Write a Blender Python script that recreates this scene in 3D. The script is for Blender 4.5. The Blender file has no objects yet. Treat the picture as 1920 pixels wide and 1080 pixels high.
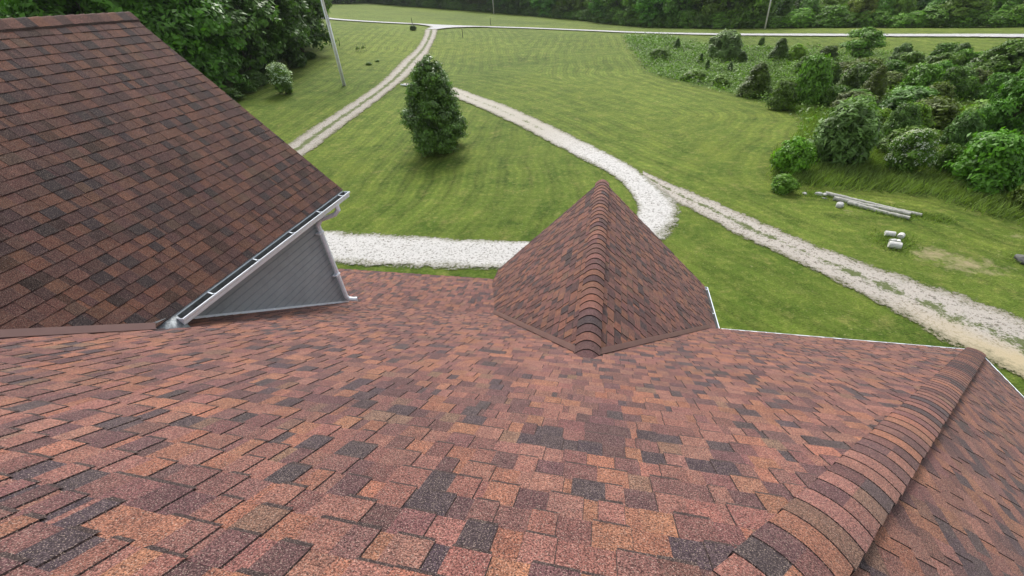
import bpy, math, random
import numpy as np
from mathutils import Vector, Matrix
sc = bpy.context.scene
rad = math.radians
COL = sc.collection
random.seed(7); RNG = np.random.default_rng(11)

# ------------------------------------------------------------ camera
S = 1.135                 # metres per survey unit
ZC = 8.4                  # eye height above the yard
cam_d = bpy.data.cameras.new('camera'); cam = bpy.data.objects.new('camera', cam_d); COL.objects.link(cam)
_p, _psi, _r = (0.630203, 0.262227, -0.085746)
_c, _s = math.cos, math.sin
fw = Vector((-_s(_psi)*_c(_p), _c(_psi)*_c(_p), -_s(_p)))
rt = Vector((_c(_psi), _s(_psi), 0)); up = rt.cross(fw)
rt2 = rt*_c(_r)+up*_s(_r); up2 = -rt*_s(_r)+up*_c(_r)
cam.matrix_world = Matrix(((rt2.x, up2.x, -fw.x, 0), (rt2.y, up2.y, -fw.y, 0), (rt2.z, up2.z, -fw.z, ZC), (0, 0, 0, 1)))
cam_d.sensor_width = 36; cam_d.lens = 752.91/1920*36; cam_d.clip_start = .05; cam_d.clip_end = 4000
sc.camera = cam

# ------------------------------------------------------------ sky, sun, exposure
SUN_EL, SUN_AZ = rad(46), rad(-14)         # azimuth measured from +Y towards +X
w = bpy.data.worlds.new('World'); sc.world = w; w.use_nodes = True
nt = w.node_tree; bg = nt.nodes['Background']
sky = nt.nodes.new('ShaderNodeTexSky'); sky.sky_type = 'NISHITA'; sky.sun_disc = False
sky.sun_elevation = SUN_EL; sky.sun_rotation = SUN_AZ; sky.air_density = 1.5; sky.dust_density = 4; sky.altitude = 200
hs = nt.nodes.new('ShaderNodeHueSaturation'); hs.inputs['Saturation'].default_value = .35
nt.links.new(sky.outputs[0], hs.inputs['Color']); nt.links.new(hs.outputs[0], bg.inputs[0]); bg.inputs[1].default_value = .145
sd = bpy.data.lights.new('sun', 'SUN'); so = bpy.data.objects.new('sun', sd); COL.objects.link(so)
sd.energy = 2.0; sd.angle = rad(22); sd.color = (1, .97, .93)
sdir = Vector((math.sin(SUN_AZ)*math.cos(SUN_EL), math.cos(SUN_AZ)*math.cos(SUN_EL), math.sin(SUN_EL)))
so.rotation_euler = sdir.to_track_quat('Z', 'Y').to_euler(); so.location = (0, 0, 60)
sc.view_settings.view_transform = 'Standard'; sc.view_settings.look = 'None'; sc.view_settings.gamma = 1
sc.view_settings.exposure = 0.5
sc.cycles.max_bounces = 6; sc.cycles.transparent_max_bounces = 8

# ------------------------------------------------------------ helpers
def tag(o, label=None, cat=None, group=None, kind=None):
    if label: o['label'] = label
    if cat: o['category'] = cat
    if group: o['group'] = group
    if kind: o['kind'] = kind
    return o
def empty(name, loc=(0, 0, 0), rz=0):
    o = bpy.data.objects.new(name, None); COL.objects.link(o); o.location = loc; o.rotation_euler = (0, 0, rz)
    o.empty_display_size = .2; return o
def mesh_obj(name, verts, faces, mat, parent=None, cols=None, smooth=False, mats=None, mi=None):
    me = bpy.data.meshes.new(name)
    me.from_pydata([tuple(v) for v in verts], [], faces); me.materials.append(mat)
    if mats:
        for m_ in mats: me.materials.append(m_)
        me.polygons.foreach_set('material_index', mi)
    if cols is not None:
        a = me.attributes.new('tint', 'FLOAT_COLOR', 'FACE')
        c = np.ones((len(faces), 4), np.float32); c[:, :3] = np.array(cols, np.float32); a.data.foreach_set('color', c.ravel())
    if smooth: me.polygons.foreach_set('use_smooth', [True]*len(me.polygons))
    me.update()
    o = bpy.data.objects.new(name, me); COL.objects.link(o); o.parent = parent; return o
def quads_mesh(name, V, mat, tint=None):
    """V: (n,4,3) array of separate quads -> mesh datablock, fast"""
    n = len(V); me = bpy.data.meshes.new(name); me.vertices.add(n*4); me.loops.add(n*4); me.polygons.add(n)
    me.vertices.foreach_set('co', V.reshape(-1).astype(np.float32))
    me.loops.foreach_set('vertex_index', np.arange(n*4, dtype=np.int32))
    me.polygons.foreach_set('loop_start', np.arange(0, n*4, 4, dtype=np.int32))
    me.materials.append(mat)
    if tint is not None:
        a = me.attributes.new('tint', 'FLOAT', 'FACE'); a.data.foreach_set('value', tint.astype(np.float32))
    me.update(calc_edges=True); me.validate(); return me
class MB:
    """collects simple solids into one mesh"""
    def __init__(s): s.v = []; s.f = []
    def add(s, v, f):
        n = len(s.v); s.v += [tuple(p) for p in v]; s.f += [tuple(i+n for i in q) for q in f]
    def box(s, c, d, M=None):
        c = Vector(c); pts = []
        for z in (-.5, .5):
            for x, y in ((-.5, -.5), (.5, -.5), (.5, .5), (-.5, .5)):
                p = Vector((x*d[0], y*d[1], z*d[2]));  p = M @ p if M else p; pts.append(c+p)
        s.add(pts, [(3, 2, 1, 0), (4, 5, 6, 7), (0, 1, 5, 4), (1, 2, 6, 5), (2, 3, 7, 6), (3, 0, 4, 7)])
    def tube(s, P, R, n=8, cap=True, flat=1.0):
        P = [Vector(p) for p in P]; rings = []; ref = None
        for i, p in enumerate(P):
            d = (P[min(i+1, len(P)-1)]-P[max(i-1, 0)]).normalized()
            if ref is None: ref = Vector((0, 0, 1)) if abs(d.z) < .8 else Vector((1, 0, 0))
            a = d.cross(ref).normalized(); b = a.cross(d).normalized(); ref = b
            r = R[i] if hasattr(R, '__len__') else R
            rings.append([p+(a*math.cos(2*math.pi*(k+.5)/n)+b*math.sin(2*math.pi*(k+.5)/n)*flat)*r for k in range(n)])
        v = [q for g in rings for q in g]; f = []
        for i in range(len(P)-1):
            for k in range(n): f.append((i*n+k, i*n+(k+1) % n, (i+1)*n+(k+1) % n, (i+1)*n+k))
        if cap: f.append(tuple(range(n-1, -1, -1))); f.append(tuple((len(P)-1)*n+k for k in range(n)))
        s.add(v, f)
    def extrude(s, prof, P0, P1, X, Y):
        """closed profile (list of 2D) swept from P0 to P1, 2D axes X, Y"""
        P0, P1, X, Y = map(Vector, (P0, P1, X, Y)); n = len(prof)
        v = [P+X*a+Y*b for P in (P0, P1) for a, b in prof]
        f = [(k, (k+1) % n, n+(k+1) % n, n+k) for k in range(n)]+[tuple(range(n-1, -1, -1)), tuple(range(n, 2*n))]
        s.add(v, f)
    def build(s, name, mat, parent=None, smooth=False):
        return mesh_obj(name, s.v, s.f, mat, parent, smooth=smooth)

# ------------------------------------------------------------ materials
def newmat(name, rough=.8, spec=.3):
    m = bpy.data.materials.new(name); m.use_nodes = True; n = m.node_tree.nodes; b = n['Principled BSDF']
    b.inputs['Roughness'].default_value = rough; b.inputs['Specular IOR Level'].default_value = spec
    return m, m.node_tree, b
def N(t, typ, **k):
    n = t.nodes.new(typ)
    for a, b in k.items():
        if a == 'ins':
            for i, v in b.items():
                if hasattr(v, 'is_linked') or isinstance(v, bpy.types.NodeSocket): t.links.new(v, n.inputs[i])
                else: n.inputs[i].default_value = v
        else: setattr(n, a, b)
    return n
def mixc(t, f, a, b, blend='MIX'):
    n = t.nodes.new('ShaderNodeMix'); n.data_type = 'RGBA'; n.blend_type = blend; n.clamp_result = False
    for i, v in ((0, f), (6, a), (7, b)):
        if isinstance(v, bpy.types.NodeSocket): t.links.new(v, n.inputs[i])
        else: n.inputs[i].default_value = (*v, 1) if isinstance(v, tuple) and len(v) == 3 else v
    return n.outputs[2]
def math_(t, op, a, b=None, c=None, clamp=False):
    n = t.nodes.new('ShaderNodeMath'); n.operation = op; n.use_clamp = clamp
    for i, v in enumerate((a, b, c)):
        if v is None: continue
        if isinstance(v, bpy.types.NodeSocket): t.links.new(v, n.inputs[i])
        else: n.inputs[i].default_value = v
    return n.outputs[0]
def noise(t, vec, scale, detail=3, rough=.55, dist=0):
    n = N(t, 'ShaderNodeTexNoise', ins={'Vector': vec, 'Scale': scale, 'Detail': detail, 'Roughness': rough, 'Distortion': dist}); return n.outputs['Fac']
def ramp(t, f, lo, hi):
    n = N(t, 'ShaderNodeMapRange', ins={0: f, 1: lo, 2: hi, 3: 0.0, 4: 1.0}); n.clamp = True; return n.outputs[0]
def bump(t, h, dist, strength=1.0):
    return N(t, 'ShaderNodeBump', ins={'Height': h, 'Distance': dist, 'Strength': strength}).outputs[0]

def shingle_mat():
    m, t, b = newmat('asphalt_shingle', .88, .22)
    g = N(t, 'ShaderNodeNewGeometry').outputs['Position']
    at = N(t, 'ShaderNodeAttribute', attribute_name='tint').outputs['Color']
    n1 = noise(t, g, 150, 2, .75); n2 = noise(t, g, 14, 3); n3 = noise(t, g, 1.1, 3); n4 = noise(t, g, 95, 2, .6)
    c = mixc(t, 1.0, at, mixc(t, ramp(t, n1, .36, .66), (.20, .17, .19), (1.9, 1.82, 1.76)), 'MULTIPLY')
    c = mixc(t, 1.0, c, mixc(t, ramp(t, n4, .3, .7), (.8, .78, .8), (1.22, 1.2, 1.16)), 'MULTIPLY')
    c = mixc(t, 1.0, c, mixc(t, ramp(t, n2, .3, .7), (.82, .8, .84), (1.18, 1.17, 1.12)), 'MULTIPLY')
    c = mixc(t, 1.0, c, mixc(t, ramp(t, n3, .35, .65), (.88, .88, .9), (1.08, 1.07, 1.05)), 'MULTIPLY')
    c = mixc(t, ramp(t, noise(t, g, 260, 0), .66, .74), c, mixc(t, .4, c, (.60, .46, .38)))
    t.links.new(c, b.inputs['Base Color'])
    t.links.new(bump(t, n1, .004, .55), b.inputs['Normal'])
    b.inputs['Sheen Weight'].default_value = .1; b.inputs['Sheen Roughness'].default_value = .5; b.inputs['Sheen Tint'].default_value = (1, .78, .72, 1)
    return m
def plain(name, col, rough=.5, spec=.4, metal=0, nscale=6, amt=.15, dirt=None, dirt_amt=.5):
    m, t, b = newmat(name, rough, spec); b.inputs['Metallic'].default_value = metal
    g = N(t, 'ShaderNodeNewGeometry').outputs['Position']
    c = mixc(t, ramp(t, noise(t, g, nscale, 4), .3, .7), tuple(x*(1-amt) for x in col), tuple(x*(1+amt) for x in col))
    if dirt:
        c = mixc(t, math_(t, 'MULTIPLY', ramp(t, noise(t, g, nscale*2.3, 5, .7), .45, .75), dirt_amt), c, dirt)
    t.links.new(c, b.inputs['Base Color']); return m

def lawn_color(t):
    g = N(t, 'ShaderNodeNewGeometry').outputs['Position']
    mow = N(t, 'ShaderNodeAttribute', attribute_name='mow').outputs['Fac']
    rough = N(t, 'ShaderNodeAttribute', attribute_name='rough').outputs['Fac']
    st = N(t, 'ShaderNodeMapping', ins={'Vector': g, 'Scale': (.8, 1.5, 1), 'Rotation': (0, 0, -.5)}).outputs[0]
    big = noise(t, g, .07, 4, .6); mid = noise(t, g, .55, 4, .6, .4); sm = noise(t, g, 3.2, 4, .65); fine = noise(t, st, 17, 3, .7)
    c = mixc(t, ramp(t, big, .3, .7), (.148, .190, .026), (.108, .168, .028))
    c = mixc(t, ramp(t, mid, .36, .66), c, (.070, .118, .014))
    c = mixc(t, math_(t, 'MULTIPLY', ramp(t, sm, .48, .72), .55), c, (.26, .28, .065))
    c = mixc(t, math_(t, 'MULTIPLY', ramp(t, noise(t, g, 1.6, 4, .65), .55, .75), .45), c, (.070, .125, .022))
    c = mixc(t, 1.0, c, mixc(t, ramp(t, noise(t, g, .035, 3, .6), .35, .65), (.72, .78, .74), (1.28, 1.2, 1.15)), 'MULTIPLY')
    c = mixc(t, math_(t, 'MULTIPLY', ramp(t, noise(t, g, .9, 5, .75), .56, .70), .5), c, (.27, .25, .08))
    c = mixc(t, math_(t, 'MULTIPLY', ramp(t, noise(t, g, 7.5, 3, .7), .62, .70), .5), c, (.32, .32, .14))
    # mowing stripes
    wob = math_(t, 'ADD', mow, math_(t, 'MULTIPLY', noise(t, g, .16, 2), 1.8))
    s = math_(t, 'SINE', math_(t, 'MULTIPLY', wob, 4.6)); s2 = math_(t, 'SINE', math_(t, 'MULTIPLY', wob, 15.0))
    s = math_(t, 'ADD', math_(t, 'MULTIPLY', s, .15), math_(t, 'MULTIPLY', s2, .12))
    s = math_(t, 'MULTIPLY', s, ramp(t, noise(t, g, .12, 3), .3, .6))
    s = math_(t, 'MULTIPLY', s, math_(t, 'SUBTRACT', 1.0, rough))
    k = math_(t, 'ADD', math_(t, 'ADD', 1.0, s), math_(t, 'MULTIPLY', math_(t, 'SUBTRACT', fine, .5), 1.9))
    k = math_(t, 'ADD', k, math_(t, 'MULTIPLY', math_(t, 'SUBTRACT', noise(t, g, 42, 2, .6), .5), 1.2))
    c2 = N(t, 'ShaderNodeVectorMath', operation='SCALE', ins={0: c, 3: k}).outputs[0]
    rg = mixc(t, ramp(t, sm, .35, .65), (.055, .105, .02), (.11, .17, .035))
    c3 = mixc(t, rough, c2, N(t, 'ShaderNodeVectorMath', operation='SCALE', ins={0: rg, 3: k}).outputs[0])
    bare = N(t, 'ShaderNodeAttribute', attribute_name='bare').outputs['Fac']
    bf = math_(t, 'MULTIPLY', ramp(t, math_(t, 'ADD', bare, math_(t, 'MULTIPLY', math_(t, 'SUBTRACT', noise(t, g, 2.6, 5, .7), .5), 1.6)), .5, .95), .75)
    c3 = mixc(t, bf, c3, mixc(t, sm, (.34, .26, .14), (.45, .38, .25)))
    return c3, fine, sm, g
def lawn_mat():
    m, t, b = newmat('mown_grass', .9, .12)
    c, fine, sm, g = lawn_color(t); t.links.new(c, b.inputs['Base Color'])
    h = math_(t, 'ADD', fine, math_(t, 'MULTIPLY', sm, 1.5)); h = math_(t, 'ADD', h, math_(t, 'MULTIPLY', noise(t, g, 60, 2), .5))
    t.links.new(bump(t, h, .06, .7), b.inputs['Normal']); return m
def gravel_mat(name, c1, c2, dark, centre, patch, sand=0.0, edge=.86, fade=None, tan=None):
    """u across (-1..1) in uv.x, metres along in uv.y"""
    m, t, b = newmat(name, .92, .15)
    g = N(t, 'ShaderNodeNewGeometry').outputs['Position']
    uv = N(t, 'ShaderNodeSeparateXYZ', ins={0: N(t, 'ShaderNodeUVMap', uv_map='UVMap').outputs[0]}); u = uv.outputs[0]
    au = math_(t, 'ABSOLUTE', u)
    f1 = noise(t, g, 48, 3, .75); f2 = noise(t, g, 9, 5, .8); f3 = noise(t, g, 1.3, 4, .6); f4 = noise(t, g, .35, 2)
    c = mixc(t, ramp(t, f1, .3, .7), c1, c2)
    c = mixc(t, math_(t, 'MULTIPLY', ramp(t, f3, .4, .7), .5), c, tuple(x*.72 for x in c2))
    c = mixc(t, math_(t, 'MULTIPLY', ramp(t, f2, .55, .62), .8), c, dark)
    c = mixc(t, math_(t, 'MULTIPLY', ramp(t, noise(t, g, 11, 3, .7), .57, .62), .8), c, (.13, .12, .09))
    if fade: c = mixc(t, math_(t, 'SUBTRACT', 1.0, ramp(t, uv.outputs[1], fade, fade+8)), c, mixc(t, .75, c, mixc(t, f2, (.34, .30, .23), (.56, .52, .44))))
    if sand:
        sf = ramp(t, math_(t, 'ADD', math_(t, 'MULTIPLY', u, 1.0), math_(t, 'MULTIPLY', f3, .7)), .35, .8)
        sf = math_(t, 'MULTIPLY', sf, ramp(t, uv.outputs[1], sand, sand+3.0))
        c = mixc(t, sf, c, mixc(t, f2, (.52, .42, .26), (.62, .53, .36)))
    # grass growing between the wheel tracks and in patches
    gm = math_(t, 'SUBTRACT', 1.0, ramp(t, au, .05, .42)); gm = math_(t, 'MULTIPLY', gm, centre)
    if fade: gm = math_(t, 'MULTIPLY', gm, math_(t, 'SUBTRACT', 1.0, ramp(t, uv.outputs[1], fade, fade+8)))
    gf = math_(t, 'ADD', gm, math_(t, 'MULTIPLY', math_(t, 'SUBTRACT', f3, .5), patch))
    gf = math_(t, 'ADD', gf, math_(t, 'MULTIPLY', math_(t, 'SUBTRACT', f2, .5), 1.5))
    gc = mixc(t, f1, (.06, .10, .02), (.15, .18, .05))
    c = mixc(t, math_(t, 'MULTIPLY', ramp(t, gf, .34, .52), .9), c, gc)
    # ragged edge
    e = math_(t, 'ADD', au, math_(t, 'MULTIPLY', math_(t, 'SUBTRACT', f2, .5), 1.0))
    e = math_(t, 'ADD', e, math_(t, 'MULTIPLY', math_(t, 'SUBTRACT', f3, .5), .6))
    e = math_(t, 'ADD', e, math_(t, 'MULTIPLY', math_(t, 'SUBTRACT', f1, .5), .3))
    a = ramp(t, e, edge, edge+.05)
    c = mixc(t, math_(t, 'MULTIPLY', ramp(t, e, edge-.28, edge), .75), c, mixc(t, f1, (.10, .12, .035), (.30, .27, .19)))
    t.links.new(c, b.inputs['Base Color'])
    t.links.new(bump(t, math_(t, 'ADD', f1, f2), .05, .8), b.inputs['Normal'])
    tr = N(t, 'ShaderNodeBsdfTransparent').outputs[0]
    mx = N(t, 'ShaderNodeMixShader', ins={0: a, 1: b.outputs[0], 2: tr}).outputs[0]
    t.links.new(mx, t.nodes['Material Output'].inputs['Surface']); return m
def leaf_mat(name='leaves', base=(.128, .205, .034), trans=.22, var=.58, rough=.5, spec=.35):
    m, t, b = newmat(name, rough, spec)
    g = N(t, 'ShaderNodeNewGeometry').outputs['Position']
    oi = N(t, 'ShaderNodeObjectInfo'); tn = N(t, 'ShaderNodeAttribute', attribute_name='tint').outputs['Fac']
    c = mixc(t, 1.0, base, oi.outputs['Color'], 'MULTIPLY')
    k = math_(t, 'ADD', 1-var, math_(t, 'MULTIPLY', tn, 2*var))
    k = math_(t, 'MULTIPLY', k, math_(t, 'ADD', .75, math_(t, 'MULTIPLY', noise(t, g, .7, 3), .5)))
    c = N(t, 'ShaderNodeVectorMath', operation='SCALE', ins={0: c, 3: k}).outputs[0]
    t.links.new(c, b.inputs['Base Color'])
    tc = mixc(t, 1.0, c, (1.3, 1.5, .5), 'MULTIPLY')
    tl = N(t, 'ShaderNodeBsdfTranslucent', ins={'Color': tc}).outputs[0]
    mx = N(t, 'ShaderNodeMixShader', ins={0: trans, 1: b.outputs[0], 2: tl}).outputs[0]
    t.links.new(mx, t.nodes['Material Output'].inputs['Surface']); return m

M = {}
M['shingle'] = shingle_mat()
M['white'] = plain('white_aluminium', (.84, .91, .98), .35, .5, 0, 8, .04, (.5, .49, .47), .3)
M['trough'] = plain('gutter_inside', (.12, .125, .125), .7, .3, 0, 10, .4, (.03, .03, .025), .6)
M['siding'] = plain('grey_siding', (.20, .22, .235), .55, .35, 0, 3, .06, (.10, .105, .105), .2)
M['lap'] = plain('grey_lap_siding', (.335, .365, .385), .5, .4, 0, 3, .06, (.10, .105, .105), .2)
_t = M['lap'].node_tree; _b = _t.nodes['Principled BSDF']; _c0 = _b.inputs['Base Color'].links[0].from_socket
_t.links.new(mixc(_t, 1.0, _c0, N(_t, 'ShaderNodeAttribute', attribute_name='tint').outputs['Color'], 'MULTIPLY'), _b.inputs['Base Color'])
M['brown_metal'] = plain('brown_flashing', (.15, .082, .072), .5, .4, 0, 5, .1)
M['lead'] = plain('weathered_metal', (.30, .33, .35), .6, .4, .2, 22, .3, (.05, .055, .06), 1.0)
M['bark'] = plain('bark', (.10, .082, .062), .9, .1, 0, 14, .35)
M['pole'] = plain('pole_wood', (.66, .63, .58), .85, .2, 0, 9, .15)
M['pvc'] = plain('pale_conduit', (.82, .84, .86), .5, .4, 0, 9, .06)
M['steel'] = plain('grey_steel', (.42, .45, .48), .4, .5, .3, 9, .06)
M['birch'] = plain('weathered_log', (.50, .49, .44), .85, .2, 0, 9, .18, (.13, .13, .10), .75)
M['dark_stone'] = plain('dark_stone', (.13, .13, .12), .9, .2, 0, 9, .3)
M['stone'] = plain('pale_stone', (.52, .52, .50), .9, .2, 0, 9, .2, (.20, .20, .17), .6)
M['cutwood'] = plain('pale_cut_wood', (.66, .65, .62), .8, .2, 0, 9, .12, (.3, .28, .24), .4)
M['dark_wood'] = plain('dark_post', (.10, .10, .085), .9, .1, 0, 9, .2)
M['lawn'] = lawn_mat()
M['leaf'] = leaf_mat()
M['gloss_leaf'] = leaf_mat('glossy_leaves', (.10, .165, .04), .2, .65, .38, .55)
M['blossom'] = leaf_mat('blossom', (.62, .66, .52), .2, .25, .8, .1)
M['grassblade'] = leaf_mat('tall_grass', (.19, .265, .07), .3, .4, .8, .1)
M['wall'] = M['siding']
# ---- terrain height: thin-plate spline through surveyed heights (metres) ----
TC = [(-10,0,0),(0,0,0),(10,0,0),(-10,15,0),(0,15,0),(10,15,0),(-12,25,.05),(0,25,0),(12,25,0),(20,18,0),(24,28,-.2),(0,42,0),(14,37,-.4),
 (-20,-10,.6),(20,-10,-.3),(-21.6,25,.5),(-28,42.4,1.8),(-31.7,37.9,2.0),(-29,70,1.7),(-15,60,.8),(0,70,.3),(-41.6,107,3.7),(-20,100,2.0),(-87,122,7.7),(-121,172,10.5),
 (-85,181,7.2),(-29,167,1.7),(5.7,125,-.5),(1.6,100,.55),(28.5,83,-.06),(32,95,-.3),(47,67,.2),(54,78,-.4),(70,45,.2),
 (26,52,-1.4),(38,44,-1.5),(52,38,-1.2),(34,30,-.7),(-60,40,4.5),(-55,75,5.2),(-90,60,7),
 (90,150,-4),(200,250,-9),(40,260,-3),(-100,330,9),(-300,300,16),(150,60,-3),(-200,0,9),(0,-150,0),(150,-100,-2),(-150,-150,4),(30,60,-1.2),(60,90,-1.2),
 (1500,0,0),(-1500,0,0),(0,1500,0),(0,-1500,0),(1100,1100,0),(-1100,1100,10),(1100,-1100,0),(-1100,-1100,0)]
def _phi(r2): return np.where(r2>1e-9, r2*np.log(np.maximum(r2,1e-9)), 0.0)
_P = np.array(TC,float); _X=_P[:,:2]/50.0; _n=len(_P)
_K=_phi(((_X[:,None]-_X[None])**2).sum(-1)); _K[np.diag_indices(_n)]+=0.02
_A=np.zeros((_n+3,_n+3)); _A[:_n,:_n]=_K; _A[:_n,_n]=1; _A[:_n,_n+1:]=_X; _A[_n:,:_n]=_A[:_n,_n:].T
_W=np.linalg.solve(_A,np.concatenate([_P[:,2],[0,0,0]]))
def ground_z(x,y):
    x=np.asarray(x,float);y=np.asarray(y,float); sh=x.shape
    q=np.stack([x.ravel(),y.ravel()],-1)/50.0; out=np.empty(len(q))
    for i in range(0,len(q),20000):
        c=q[i:i+20000]; out[i:i+20000]=_phi(((c[:,None]-_X[None])**2).sum(-1))@_W[:_n]+_W[_n]+c@_W[_n+1:]
    return out.reshape(sh)
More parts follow.
